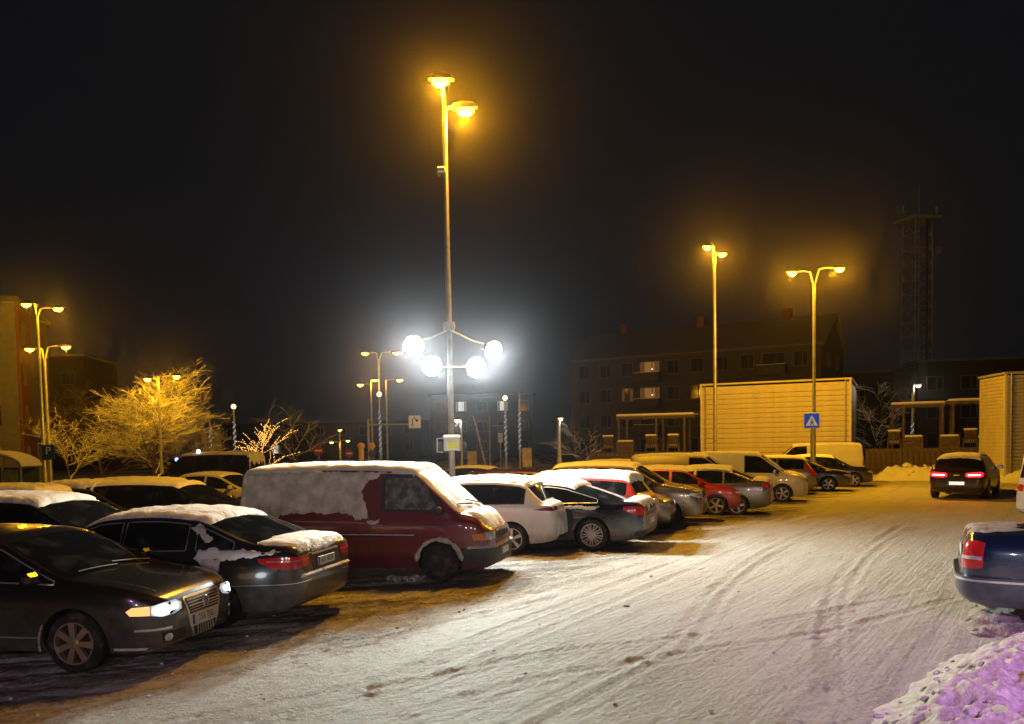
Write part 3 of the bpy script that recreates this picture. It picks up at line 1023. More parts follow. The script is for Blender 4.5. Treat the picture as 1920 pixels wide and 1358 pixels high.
for sg in (-1, 1):
    h = c.patch('headlight', [(sg * a, z) for a, z in [(25, .612), (31, .585), (39, .575), (44, .60), (44, .695), (36, .715), (28, .715), (24, .675)]], ('w', sp['af'], 1), HIDLENS, off=.008, res=.04)
    c.patch('indicator', [(sg * a, z) for a, z in [(44.4, .60), (54, .605), (56, .65), (53, .69), (44.4, .695)]], ('w', sp['af'], 1), AMBERLIT, off=.008, res=.04)
    c.patch('projector', [(sg * (38 + 5 * math.cos(a)), .645 + .05 * math.sin(a)) for a in np.linspace(0, 2 * math.pi, 13)[:-1]], ('w', sp['af'], 1), HIDCORE, off=.014, res=.03, parent=h)
    c.patch('reflector', [(sg * (30 + 3.2 * math.cos(a)), .655 + .035 * math.sin(a)) for a in np.linspace(0, 2 * math.pi, 13)[:-1]], ('w', sp['af'], 1), mat('lit_reflector', (.7, .75, .8), .1, emit=(.75, .88, 1.0), estr=2.2), off=.013, res=.03, parent=h)
    c.patch('bezel', [(sg * a, z) for a, z in [(24.5, .66), (33.5, .585), (34.5, .60), (34, .705), (33, .71), (32.6, .61)]], ('w', sp['af'], 1), INK, off=.011, res=.03, parent=h)
    c.patch('bumper_strip', [(sg * a, z) for a, z in [(33, .435), (52, .44), (52, .462), (33, .462)]], ('w', sp['af'], 1), CHROME, off=.012, res=.04)
    c.patch('fog_grille', [(sg * a, z) for a, z in [(21, .29), (38, .29), (39, .41), (22, .41)]], ('w', sp['af'], 1), INK, off=.004, res=.05)
    c.patch('fog_light', [(sg * (35 + 2.4 * math.cos(a)), .35 + .04 * math.sin(a)) for a in np.linspace(0, 2 * math.pi, 13)[:-1]], ('w', sp['af'], 1), CLEARLENS, off=.01, res=.04)
W_ = ('w', sp['af'], 1)
fr = c.patch('grille_frame', [(-12, .25), (12, .25), (17, .40), (19.5, .56), (22, .70), (20, .72), (-20, .72), (-22, .70), (-19.5, .56), (-17, .40)], W_, CHROME, off=.010, res=.05)
c.patch('grille', [(-17, .52), (17, .52), (20, .695), (-20, .695)], W_, INK, off=.014, res=.05)
c.patch('lower_grille', [(-11.5, .275), (11.5, .275), (14, .37), (-14, .37)], W_, INK, off=.014, res=.05)
for z in (.548, .578, .608, .638, .668):
    a = 16.5 + (z - .52) * 16
    c.patch('grille_bar', [(-a, z - .004), (a, z - .004), (a, z + .004), (-a, z + .004)], W_, CHROME, off=.022, res=.05)
for y in np.linspace(-.16, .16, 7):
    p, _ = c.cast(('x', 1), y, .32)
    mesh_obj('grille_bar', *box(p.x + .018, y, .322, .008, .008, .09), CHROME, c.root)
p, _ = c.cast(('x', 1), 0, .61)
ex = p.x + .03
em = mesh_obj('emblem', *tube([(ex, .062 * math.cos(a), .61 + .062 * math.sin(a)) for a in np.linspace(0, 2 * math.pi, 25)], .006, 6, False), CHROME, c.root, 80)
mb = MB().add(lathe([(.056, 0), (.056, .003)], 20), 1, Matrix.Translation((ex - .012, 0, .61)) @ Matrix.Rotation(R(90), 4, 'Y'))
for seg in ([(-.03, .05), (0, .006), (.03, .05)], [(-.05, .028), (-.025, -.048), (0, .0), (.025, -.048), (.05, .028)]):
    mb.add(tube([(ex + .002, y, .61 + z) for y, z in seg], .0055, 5), 0)
mb.build('emblem_letters', [CHROME, INK], em, 60)
c.plate(True, .445, '356 TJG')
c.both('sill_strip', [(-.9, .36), (.95, .36), (.95, .378), (-.9, .378)], 'y', CHROME, off=.006, res=.1)
c.patch('lip_snow', [(38, .225), (64, .23), (64, .26), (38, .255)], ('w', sp['af'], 1), SNOWROUGH, thick=.03, res=.025, jit=.0)
c.patch('lip_snow', [(-64, .23), (-38, .225), (-38, .255), (-64, .26)], ('w', sp['af'], 1), SNOWROUGH, thick=.03, res=.025, jit=.0)
arch_snow(c, 1.355, -1, .016, SLUSH, 150, 195, 3)
c.both('taillight', [(27, .80), (46, .80), (48, .96), (30, .97)], 'wr', REDLENS, off=.006)
for ya, yb_ in ((.60, -.02), (-.02, -.58)):
    pth = [c.cast(('z',), 1.27 - .07 * t, ya + (yb_ - ya) * t)[0] + Vector((.01, 0, .02)) for t in np.linspace(0, 1, 8)]
    mesh_obj('wiper', *tube(pth, .010, 5), INK, c.root, 60)

# ---- 2 dark saloon, tail out, snow on the roof and rear wing
GRAPH = paint('graphite', (.014, .016, .018), .4, .6, .28)
sp = SEDAN(L=4.87, wb=2.874, fo=.85, W=.927, belt=.95, cowl=1.30, cowlz=1.0, rtop=-1.28, rbase=-2.02, deck=1.10, nose=.72, wins=[(-.04, 1.16), (-1.04, -.10), (-1.72, -1.18)])
c = Car('car', 'graphite saloon with a pink-lit snowy roof and red tail lamps', 'car', sp, GRAPH, G(614, 1053, .74), (sp['xr'], 0), 167, GP)
c.glasshouse(trim=CHROME)
c.seams([1.0, -.07, -1.1], (.2, -.75))
c.mirrors()
c.roof_snow(.045, seed=5, x1=-1.30, x2=.62, rough=.55)
c.deck_snow(.03, seed=6, jit=.05)
c.hood_snow(.05)
W_ = ('w', sp['ar'], -1)
for sg in (-1, 1):
    t = c.patch('taillight', [(sg * a, z) for a, z in [(23, .83), (27, .79), (40, .77), (47, .79), (54, .86), (55, .91), (48, .925), (36, .93), (24, .925)]], W_, REDLENS, off=.008, res=.04)
    c.patch('lamp_stripe', [(sg * a, z) for a, z in [(24, .868), (50, .868), (50, .884), (24, .884)]], W_, mat('pale_red_lens', (.62, .16, .15), .2, coat=.6), off=.011, res=.04, parent=t)
    c.patch('wing_snow', [(-1.18, .90), (-1.22, 1.03), (-1.75, 1.04), (-2.34, 1.01), (-2.30, .975), (-2.05, .96), (-1.85, .905), (-1.55, .86)], ('y', sg), SNOW, thick=.020, res=.022, jit=.045, edge=.05, seed=9 + sg, rough=.8)
    c.patch('wing_snow', [(-1.32, .70), (-1.48, .68), (-1.58, .90), (-1.20, .93)], ('y', sg), SNOWROUGH, thick=.014, res=.022, jit=.06, edge=.05, seed=15 + sg, rough=.9)
    c.patch('door_snow', [(.95, .86), (-.35, .855), (-.55, .88), (-.4, .93), (1.0, .945)], ('y', sg), SNOW, thick=.020, res=.03, jit=.025, edge=.03, seed=12 + sg, rough=.7)
    c.patch('pillar_snow', [(-1.06, 1.30), (-1.16, 1.36), (-1.42, 1.16), (-1.30, 1.08), (-1.22, 1.18)], ('y', sg), SNOWROUGH, thick=.010, res=.02, jit=.045, edge=.04, seed=19, rough=.9)
    c.patch('bumper_crease', [(sg * a, z) for a, z in [(22, .60), (78, .555), (78, .565), (22, .61)]], W_, CHROME, off=.004, res=.05)
c.patch('plate_recess', [(-19, .70), (19, .70), (20, .90), (-20, .90)], W_, INK, off=.004, res=.05)
c.patch('boot_strip', [(-20, .905), (20, .905), (19, .93), (-19, .93)], W_, CHROME, off=.02, res=.05)
c.plate(False, .80, '601 BGX', w=.50)
c.patch('bumper_snow', [(-33, .655), (33, .655), (32, .70), (-32, .70)], W_, SNOW, thick=.035, res=.03, jit=.01, edge=.03, seed=22)
c.patch('boot_frost', [(-18, .95), (20, .95), (19, 1.02), (-20, 1.02)], W_, SNOWROUGH, thick=.02, res=.03, jit=.05, edge=.04, seed=23, rough=.9)
for k, (a, z, r) in enumerate([]):
    c.patch('bumper_frost', [(a + 60 * r * math.cos(q), z + r * math.sin(q)) for q in np.linspace(0, 2 * math.pi, 12)[:-1]], W_, SLUSH, thick=.010, res=.014, jit=.11, edge=.04, seed=30 + k, rough=1)

# ---- 3 dark red van plastered with snow
WINE = paint('wine_red', (.17, .008, .014), .1, .10, .36)
sp = VAN(L=4.66, wb=2.92, fo=.87, H=1.95, W=.92, belt=1.10, cowl=1.80, cowlz=1.20, wtop=1.00, rtop=-2.17, rbase=-2.27, deck=1.15, nose=.88, Rw=.325, tumble=10, wins=[])
VANSNOW = mat('wind_blown_snow', (.62, .59, .57), .85, bump=1.0, bscale=18, var=.3, vscale=5)
c = Car('van', 'wine red panel van plastered with snow over its upper half', 'van', sp, WINE, G(828, 1088), (1.46, -.80), -13, GP, rim=(0, 'steel'), glass=GLASSDIRTY)
c.glasshouse(ws=True, rw=True)
for sg in (-1, 1):
    c.patch('side_window', [(.50, 1.24), (.56, 1.22), (1.42, 1.21), (1.40, 1.30), (1.18, 1.66), (1.06, 1.74), (.62, 1.755), (.50, 1.72)], ('y', sg), GLASSDIRTY, off=.004, res=.05)
    c.patch('window_frame', [(.42, 1.19), (1.56, 1.16), (1.50, 1.34), (1.2, 1.76), (1.06, 1.81), (.55, 1.81), (.42, 1.77)], ('y', sg), INK, off=.002, res=.05)
c.mirrors(BLACKP, -.30, .14)
c.seams([1.56, .22], (.45,), z0=.32)
c.seams([-1.25], (), z0=.32)
c.roof_snow(.075, seed=40, marg=-.01, jit=.0, x2=1.05, rough=.3)
c.ws_snow(.03, seed=41)
c.hood_snow(.035, a=.15, b=.86, seed=42, jit=.06, marg=.12)
for sg in (-1, 1):
    c.patch('side_snow', [(-2.26, .84), (-1.5, .90), (-1.46, 1.14), (-.2, 1.16), (.06, 1.02), (.20, 1.06), (.16, 1.30), (.02, 1.5), (.22, 1.74), (.45, 1.82), (.5, 1.87), (-2.16, 1.87), (-2.24, 1.6)], ('y', sg), VANSNOW, thick=.028, res=.022, jit=.05, edge=.06, seed=44 + sg, rough=.85)
    c.patch('side_strip', [(-2.1, .755), (1.05, .755), (1.05, .785), (-2.1, .785)], ('y', sg), BLACKP, off=.008, res=.1)
    c.patch('strip_snow', [(-1.3, .782), (1.02, .782), (1.02, .798), (-1.3, .798)], ('y', sg), SNOW, thick=.02, res=.02, jit=.008, edge=.012, seed=47, rough=.9)
    c.patch('door_handle_snow', [(.18, .97), (.42, .97), (.42, 1.03), (.18, 1.03)], ('y', sg), VANSNOW, thick=.03, res=.025, jit=.04, edge=.03, seed=49, rough=.9)
    for xx in (-1.0, -.45):
        pass
    c.patch('indicator', [(sg * a, z) for a, z in [(45.5, .70), (56, .705), (57, .80), (45.5, .825)]], ('w', sp['af'], 1), ORANGELENS, off=.010, res=.04)
    c.patch('headlight', [(sg * a, z) for a, z in [(28, .70), (45, .70), (45, .83), (28, .835)]], ('w', sp['af'], 1), CLEARLENS, off=.010, res=.04)
    c.patch('taillight', [(sg * .80, .85), (sg * .88, .85), (sg * .88, 1.2), (sg * .80, 1.2)], ('x', -1), REDLENS, off=.01)
    arch_snow(c, 1.46, sg, .045, VANSNOW, 5, 178, 5)
W_ = ('w', sp['af'], 1)
c.patch('grille', [(-27, .70), (27, .70), (27, .825), (-27, .825)], W_, INK, off=.008, res=.05)
for z in (.725, .752, .779, .806):
    c.patch('grille_bar', [(-26.5, z - .005), (26.5, z - .005), (26.5, z + .005), (-26.5, z + .005)], W_, BLACKP, off=.018, res=.06)
c.patch('bumper', [(-62, .30), (62, .30), (68, .40), (68, .56), (-68, .56), (-68, .40)], W_, mat('grey_plastic', (.045, .047, .05), .6, var=.3), off=.045, res=.05)
c.patch('bumper_snow', [(-62, .556), (62, .556), (60, .61), (-60, .61)], W_, SNOW, thick=.07, res=.03, jit=.01, edge=.03, seed=51)
c.plate(True, .46, None).location.x = .04
for k, (ya, yb_) in enumerate([(.55, -.05), (-.05, -.62)]):
    pth = [c.cast(('z',), 1.78 - .10 * t, ya + (yb_ - ya) * t)[0] + Vector((.03, 0, .05)) for t in np.linspace(0, 1, 8)]
    mesh_obj('wiper', *tube(pth, .013, 5), INK, c.root, 60)
mb = MB()
rr = random.Random(9)
for i in range(46):
    x, y = rr.uniform(.55, 1.15), -rr.uniform(.62, .98)
    r = rr.uniform(.02, .07)
    mb.add(lump((x, y, r * .4 + .02), r, (1.2, 1, .8), .35, 1, i), 0 if rr.random() < .5 else 1)
th, L0 = c.root.rotation_euler.z, c.root.location
o = mb.build('slush_heap', [VANSNOW, SLUSH], None, 60, L0)
o.rotation_euler = (0, 0, th)
struct(o, 'stuff')['label'] = 'frozen slush clumps under the wine red van'

# ---- 4 pale hatchback under snow, tail out
PEARL = paint('pearl_white', (.62, .58, .57), .1, 1.0, .35)
sp = HATCH(L=4.49, wb=2.70, fo=.84, H=1.55, W=.895, belt=.98, cowl=1.35, cowlz=1.03, wtop=.36, rtop=-1.60, rbase=-2.02, deck=1.08, nose=.77, wins=[(-1.62, 1.25)])
c = Car('car', 'pearl white hatchback coated in salt with its tail out beside the van', 'car', sp, PEARL, G(1047, 985, .55), (sp['xr'] + .1, .35), 160, GP)
c.glasshouse()
c.seams([1.0, -.12, -1.0], (.2, -.7))
c.roof_snow(.07, seed=60, rough=.3)
c.hood_snow(.05)
c.ws_snow()
for sg in (-1, 1):
    c.patch('taillight', [(sg * a, z) for a, z in [(30, .93), (46, .90), (62, .93), (50, .97), (34, 1.0)]], ('w', sp['ar'], -1), DARKRED, off=.006, res=.04)
c.patch('hatch_snow', [(-36, .38), (36, .38), (34, .66), (30, .9), (-30, .9), (-34, .66)], ('w', sp['ar'], -1), VANSNOW, thick=.022, res=.035, jit=.04, edge=.05, seed=63, rough=.9)
c.patch('spoiler', [(-1.66, .55), (-1.5, .6), (-1.5, -.6), (-1.66, -.55)], ('z',), PEARL, off=.05, res=.06)
c.patch('diffuser', [(-34, .33), (34, .33), (30, .40), (-30, .40)], ('w', sp['ar'], -1), BLACKP, off=.012, res=.06)
c.plate(False, .74)

# ---- 5 dark blue coupe-like saloon, tail out
NAVY = paint('navy', (.006, .009, .020), .45, .5, .22)
sp = SEDAN(L=4.85, wb=2.85, fo=.90, H=1.45, W=.93, belt=.96, cowl=1.30, cowlz=.98, wtop=.42, rtop=-.98, rbase=-2.02, deck=1.06, nose=.72, Rw=.345, wins=[(-.08, 1.16), (-1.55, -.15)])
c = Car('car', 'navy fastback saloon with twin-spoke alloy wheels and snow on its boot lip', 'car', sp, NAVY, G(1112, 1031), (sp['ar'], .81), 160, GP, rim=(9, 'alloy'))
c.glasshouse(trim=CHROME)
c.seams([1.0, -.1, -1.0], (.2, -.7))
c.mirrors()
c.roof_snow(.055, seed=70)
c.deck_snow(.045, seed=71, x1=sp['xr'] + .05, x2=-2.08)
c.hood_snow(.05)
for sg in (-1, 1):
    c.patch('taillight', [(sg * a, z) for a, z in [(24, .80), (30, .76), (44, .78), (53, .88), (53, .95), (44, .96), (25, .93)]], ('w', sp['ar'], -1), REDLENS, off=.008, res=.04)
    c.patch('shoulder_snow', [(-.6, .87), (-1.5, .90), (-1.6, .96), (-.6, .95)], ('y', sg), SNOW, thick=.014, res=.03, jit=.04, edge=.03, seed=73, rough=.9)
c.patch('diffuser', [(-44, .33), (44, .33), (42, .44), (-42, .44)], ('w', sp['ar'], -1), BLACKP, off=.010, res=.06)
c.patch('bumper_frost', [(-36, .46), (36, .46), (34, .74), (-34, .74)], ('w', sp['ar'], -1), SLUSH, thick=.008, res=.04, jit=.05, edge=.05, seed=75, rough=1)
c.plate(False, .60)

def car(name, label, cat, sp, pm, at, local, heading, group=None, rim=(5, 'alloy'), roof=.06, hood=0., deck=0., ws=0., rw=0., seed=0, snow=None, head=CLEARLENS, tail=REDLENS, front=True, rear=True, det=True, z0=-.02, glass=None, tz=None, snow_seed=None):
    c = Car(name, label, cat, sp, pm, at, local, heading, group, rim=rim, z0=z0, glass=glass)
    c.glasshouse()
    if det:
        c.seams([sp['cowl'] - .3, -.1] + ([-1.0] if not sp['steep'] else []), (.2,))
        c.mirrors()
    c.lights(head, tail, front=front, rear=rear, tz=tz)
    if roof:
        c.roof_snow(roof, snow, seed=seed)
    if hood:
        c.hood_snow(hood, snow, seed=seed + 1)
    if deck:
        c.deck_snow(deck, snow, seed=seed + 2)
    if ws:
        c.ws_snow(ws, snow, seed=seed + 3)
    if rw:
        c.ws_snow(rw, snow, True, seed=seed + 4)
    return c
RED = paint('red', (.42, .022, .014), .1, .4, .3)
SILVER = paint('silver', (.24, .235, .22), .75, .4, .25)
WHITE = paint('white', (.60, .60, .58), .0, .6, .3)
BLACK = paint('black', (.010, .010, .011), .3, .5, .22)
GREYP = paint('grey', (.10, .10, .105), .6, .6, .3)
DARKWINE = paint('dark_wine', (.07, .012, .012), .3, .5, .3)
BLUE = paint('blue', (.008, .030, .080), .5, .45, .22)
CREAM = paint('off_white', (.55, .54, .48), .0, .5, .35)

# ---- the rest of the row along the lane
s5 = G(1112, 1031)
sp = WAGON()
c = car('car', 'red estate car with a thick yellow-lit snow roof, tail out beside the navy saloon', 'car', sp, RED, G(1212, 925, 1.04), (sp['xr'] + .15, .2), 158, GP, roof=.12, seed=80)
c.patch('hatch_snow', [(-30, .55), (30, .55), (28, .92), (-28, .92)], ('w', sp['ar'], -1), SNOWROUGH, thick=.02, res=.05, jit=.05, seed=82)
sp = HATCH(L=4.3)
c = car('car', 'pale silver hatchback with its nose out between a red estate and a gold-lit crossover', 'car', sp, SILVER, G(1258, 962, .42), (sp['xf'] - .03, -.2), -20, GP, hood=.0, seed=84)
sp = SUV()
c = car('car', 'champagne crossover with a gold-lit bonnet, nose out beside the red hatchback', 'car', sp, paint('champagne', (.20, .17, .12), .75, .35, .22), G(1318, 945, .55), (sp['xf'] - .04, -.2), -20, GP, rim=(5, 'alloy'), roof=.05, seed=88)
sp = HATCH(L=4.05)
c = car('car', 'bright red hatchback with a frosted bumper, nose out', 'car', sp, RED, G(1343, 966), (sp['af'], -.77), -20, GP, rim=(5, mat('bronze_alloy')), roof=.06, seed=92)
c.patch('bumper_snow', [(-28, .24), (45, .24), (38, .34), (10, .56), (-26, .56)], ('w', sp['af'], 1), SNOW, thick=.02, res=.04, jit=.05, seed=93, rough=.8)
sp = SEDAN(L=4.65)
c = car('car', 'silver saloon with its tail out beside the small white van', 'car', sp, SILVER, G(1449, 926, .60), (sp['xr'], .1), 160, GP, roof=.06, deck=.05, seed=96)
sp = MPV()
c = car('van', 'small white panel van with a black front window, nose out', 'van', sp, WHITE, G(1467, 941), (sp['af'], -.81), -20, GP, roof=.04, hood=.02, seed=100, rear=False)
sp = WAGON(H=1.56, belt=.98)
c = car('car', 'grey estate car with tall red tail lamps, tail out behind the small white van', 'car', sp, paint('warm_grey', (.22, .21, .20), .6, .6, .3), G(1531, 900, .55), (sp['xr'], .1), 160, GP, roof=.05, seed=104, tz=(.75, 1.25))
sp = SEDAN()
c = car('car', 'black saloon with silver wheels, nose out in front of the long white van', 'car', sp, BLACK, G(1553, 921), (sp['af'], -.80), -20, GP, roof=0, seed=108)
sp = VAN()
c = car('van', 'long white panel van standing by the crossing sign', 'van', sp, WHITE, G(1617, 884, .45), (sp['xr'], .1), 166, GP, roof=.05, seed=112, front=False)
c.both('taillight', [(-2.46, .80), (-2.40, .80), (-2.40, 1.25), (-2.46, 1.25)], 'y', DARKRED, off=.01)
sp = HATCH()
c = car('car', 'dark hatchback with its nose just showing past the long white van', 'car', sp, BLACK, G(1634, 893, .45), (sp['xf'] - .05, -.2), -20, GP, roof=.05, seed=116)

# ---- car driving off with its tail lamps lit
TAILLIT = mat('lit_tail_lamp', (.8, .05, .05), .2, emit=(1.0, .015, .03), estr=1.6)
TAILCORE = mat('lit_tail_core', (.9, .2, .2), .2, emit=(1.0, .30, .34), estr=6.0)
sp = SUV(H=1.60, nose=.85, belt=1.02, deck=1.08, W=.93, L=4.5, rtop=-1.60, rbase=-2.02, cowlz=1.10, bot=.22)
c = Car('car', 'black crossover driving away with its red tail lamps lit', 'car', sp, BLACK, G(1800, 934), (sp['ar'], 0), 53, None)
c.glasshouse()
c.mirrors()
c.seams([.9, -.1, -1.0], (.2, -.7))
c.roof_snow(.06, seed=120)
W_ = ('w', sp['ar'], -1)
for sg in (-1, 1):
    t = c.patch('taillight', [(sg * a, z) for a, z in [(18, .84), (26, .80), (44, .82), (50, .93), (44, 1.0), (20, .96)]], W_, TAILLIT, off=.008, res=.04)
    c.patch('lamp_core', [(sg * a, z) for a, z in [(23, .86), (42, .87), (42, .92), (23, .91)]], W_, TAILCORE, off=.014, res=.04, parent=t)
    lamp('tail_glow', c.root, (sp['xr'] - .05, sg * .6, .9), 16, (1, .03, .04), (sp['xr'] - 3, sg * .6, .4), rad=.1, ang=140)
p = c.plate(False, .60)
p.data.materials[0] = mat('lit_plate', (.8, .8, .8), .5, emit=(1, .96, .9), estr=.9)
c.patch('badge', [(-6, .86), (6, .86), (6, .90), (-6, .90)], W_, CHROME, off=.012, res=.04)
c.patch('rear_bumper', [(-50, .36), (50, .36), (48, .46), (-48, .46)], W_, BLACKP, off=.01, res=.06)

# ---- parked on the other side of the lane
sp = SEDAN(deck=1.12, W=.90, rbase=-1.75, L=4.75, tailz=.60)
c = Car('car', 'dark blue saloon with upright red tail lamp and chrome bumper strip', 'car', sp, BLUE, G(1806, 1092, .50), (sp['xr'] + .03, -.55), -27, None, z0=.05)
c.glasshouse(trim=CHROME)
c.seams([1.0, -.1, -1.0], (.2, -.7))
W_ = ('w', sp['ar'], -1)
for sg in (-1, 1):
    t = c.patch('taillight', [(sg * a, z) for a, z in [(28, .66), (40, .66), (44.5, .68), (44.5, .97), (40, .99), (30, .97)]], W_, REDLENS, off=.010, res=.04)
    c.patch('reversing_light', [(sg * a, z) for a, z in [(30, .77), (44, .77), (44, .81), (30, .81)]], W_, CLEARLENS, off=.014, res=.04, parent=t)
    c.patch('lamp_frame', [(sg * a, z) for a, z in [(26.5, .64), (28, .64), (29.5, .98), (28, .98)]], W_, CHROME, off=.012, res=.04)
bm_ = c.patch('rear_bumper', [(-80, .30), (-60, .24), (60, .24), (80, .30), (80, .55), (60, .57), (-60, .57), (-80, .55)], W_, BLUE, off=.055, res=.06)
c.patch('bumper_strip', [(-72, .52), (72, .52), (72, .545), (-72, .545)], W_, CHROME, off=.066, res=.06, parent=bm_)
c.patch('boot_frost', [(-2.35, .5), (-2.1, .6), (-1.8, .55), (-1.8, -.5), (-2.1, -.62), (-2.35, -.5)], ('z',), SLUSH, thick=.008, res=.03, jit=.12, seed=130, rough=1)
c.plate(False, .80)
sp = VAN()
c = car('van', 'white van by the lane edge beyond the dark blue saloon', 'van', sp, WHITE, G(1912, 985), (sp['xr'], .6), -12, None, roof=.05, seed=134)

# ---- the row behind
B = lambda px, py, z: G(px, py, z)
sp = SUV(H=1.62)
c = car('car', 'black crossover with ragged snow on its roof behind the graphite saloon', 'car', sp, BLACK, B(192, 984, 1.15), (sp['cowl'], -.3), -10, GB, roof=.06, hood=.04, seed=140)
sp = WAGON(L=4.9, H=1.52)
c = car('car', 'long black estate car with a curved rear quarter window behind the snowy crossover', 'car', sp, BLACK, B(415, 940, 1.0), (sp['cowl'], -.2), -8, GB, roof=.05, seed=144)
sp = HATCH()
c = car('car', 'silver hatchback with snow-laden roof standing near the bus shelter', 'car', sp, GREYP, B(40, 912, 1.50), (-.4, 0), -8, GB, roof=.12, ws=.03, seed=148)
sp = SEDAN()
c = car('car', 'grey saloon with smooth yellow-lit snow roof before the big bare tree', 'car', sp, GREYP, B(150, 904, 1.50), (-.4, 0), -8, GB, roof=.12, ws=.03, seed=152)
sp = WAGON()
c = car('car', 'dark wine estate car behind the long black estate', 'car', sp, DARKWINE, B(265, 894, 1.52), (-.6, 0), -8, GB, roof=.05, seed=156)
sp = SEDAN()
c = car('car', 'white saloon with clean doors standing in front of the dark minibus', 'car', sp, CREAM, B(395, 884, 1.48), (-.4, 0), -14, GB, roof=.03, seed=160)
sp = SEDAN()
c = car('car', 'black saloon with snow on its bonnet beside the floodlight mast', 'car', sp, BLACK, B(886, 872, 1.48), (-.4, 0), -14, GB, roof=.03, hood=.06, seed=164)
sp = WAGON()
c = car('car', 'dark wine estate car parked behind the pearl white hatchback', 'car', sp, DARKWINE, B(965, 880, 1.46), (-.6, 0), -14, GB, roof=.0, seed=168)
sp = HATCH()
c = car('car', 'dark hatchback with a white snow cap in front of the left pergola', 'car', sp, BLACK, B(1245, 856, 1.52), (-.4, 0), -20, GB, roof=.14, seed=172)
sp = WAGON()
c = car('car', 'dark estate car with a flat frosted roof behind the red estate', 'car', sp, GREYP, B(1170, 862, 1.50), (-.4, 0), -20, GB, roof=.05, seed=176)
sp = MPV()
c = car('car', 'tall grey people carrier showing its roof above the champagne crossover', 'car', sp, GREYP, B(1300, 850, 1.80), (.1, 0), -20, GB, roof=.03, seed=180)
sp = VAN(H=2.05, L=5.0, wb=3.1, W=.95, wins=[(.35, 1.6), (-.9, .2), (-2.2, -1.1)])
c = car('minibus', 'dark minibus with a snowy roof and two bluish roof lamps', 'minibus', sp, paint('dark_blue', (.012, .016, .045), .2, .5, .3), P(392, 850, 39), (0, 0), 172, None, roof=.08, seed=184)
for i, (x, y, cl) in enumerate([(1.35, .5, (.30, .38, 1.0)), (.2, .6, (.75, .82, 1.0))]):
    p, _ = c.cast(('z',), x, y)
    mesh_obj('roof_lamp', *box(p.x, p.y, p.z + .16, .16, .16, .16, .05), mat('roof_lamp_%d' % i, cl, .3, emit=cl, estr=4), c.root, 50)
# ------------------------------------------------------------ buildings
BRICK = mat('red_brick', (.22, .085, .045), .85, var=.3, vscale=12, bump=.4)
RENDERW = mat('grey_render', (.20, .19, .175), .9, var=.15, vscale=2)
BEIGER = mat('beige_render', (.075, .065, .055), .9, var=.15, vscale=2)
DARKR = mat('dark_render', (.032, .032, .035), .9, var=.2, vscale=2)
YPANEL = mat('cream_panel', (.66, .60, .44), .5, var=.10, vscale=2)
GPANEL = mat('grey_panel', (.44, .43, .41), .5, var=.08, vscale=2)
TRIM = mat('white_trim', (.72, .72, .70), .5, var=.06)
PANE = mat('window_pane', (.02, .022, .026), .08, var=.3)
PANELIT = mat('window_lit', (.05, .04, .03), .4, emit=(1.0, .46, .13), estr=.20, var=.3)
PANEWHITE = mat('window_lit_white', (.5, .5, .5), .4, emit=(.95, .95, .85), estr=.7)
BULB = mat('room_bulb', (.9, .8, .6), .4, emit=(1, .75, .45), estr=1.3)
_win = {}
_cur = {}
def _curtain(w, h):
    if (w, h) not in _cur:
        c_ = mesh_obj('curtain', *box(0, 0, 0, w * .2, .03, h - .1), mat('curtain', (.25, .17, .10), .9, emit=(1.0, .42, .12), estr=.06))
        _cur[(w, h)] = c_.data
        bpy.data.objects.remove(c_)
    return _cur[(w, h)]
def window(parent, loc, rz, w, h, lit=None):
    key = (w, h)
    if key not in _win:
        mb = MB()
        for sx in (-1, 1):
            mb.add(box(sx * (w / 2), 0, 0, .08, .10, h + .08))
        mb.add(box(0, 0, h / 2, w - .08, .098, .08)).add(box(0, 0, -h / 2, w - .08, .12, .08)).add(box(w * .12, 0, 0, .06, .09, h - .08))
        f = mb.build('window', mat('window_frame', (.13, .13, .13), .5))
        p = mesh_obj('pane', *box(0, .02, 0, w - .08, .02, h - .08), PANE)
        _win[key] = (f.data, p.data)
        for o in (f, p):
            bpy.data.objects.remove(o)
    f, p = _win[key]
    o = link('window', f, parent, loc)
    o.rotation_euler = (0, 0, rz)
    q = link('pane', p, o)
    if lit:
        for sx_ in (-1, 1):
            link('curtain', _curtain(w, h), o, (sx_ * (w / 2 - w * .14), -.012, 0))
        q.data = p.copy()
        q.data.materials[0] = lit
    return o
def frame_at(A, B):                                    # local x runs from A to B along the facade, y goes back
    d = (B - A)
    return math.atan2(d.y, d.x), math.hypot(d.x, d.y)

# long apartment block with gable end
A, Bq = Vector((6.8, 92, 0)), Vector((29.2, 78, 0))
rz, Lb = frame_at(A, Bq)
ab = thing('apartment_building', 'long dim four-storey apartment block with a snowy gable roof', 'building', A, rz)
D, He, Hr = 11.0, 11.2, 14.2
mb = MB().add(box(Lb / 2, D / 2, He / 2, Lb, D, He))
mb.add(([(0, 0, He), (0, D, He), (0, D / 2, Hr), (Lb, 0, He), (Lb, D, He), (Lb, D / 2, Hr)], [(0, 1, 2), (3, 5, 4)]))
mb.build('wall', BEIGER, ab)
rf = MB()
for sg in (0, 1):
    y0, y1 = (-.5, D / 2) if sg == 0 else (D + .5, D / 2)
    z0 = He - .25
    v = [(-.4, y0, z0), (Lb + .4, y0, z0), (Lb + .4, y1, Hr + .08), (-.4, y1, Hr + .08)]
    v += [(x, y, z + .22) for x, y, z in v]
    rf.add((v, [(3, 2, 1, 0), (4, 5, 6, 7), (0, 1, 5, 4), (1, 2, 6, 5), (2, 3, 7, 6), (3, 0, 4, 7)]))
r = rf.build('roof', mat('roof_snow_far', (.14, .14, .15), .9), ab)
for k in range(3):
    mesh_obj('chimney', *box(4 + k * 9, D / 2, Hr + .5, .8, .8, 1.4), BRICK, r)
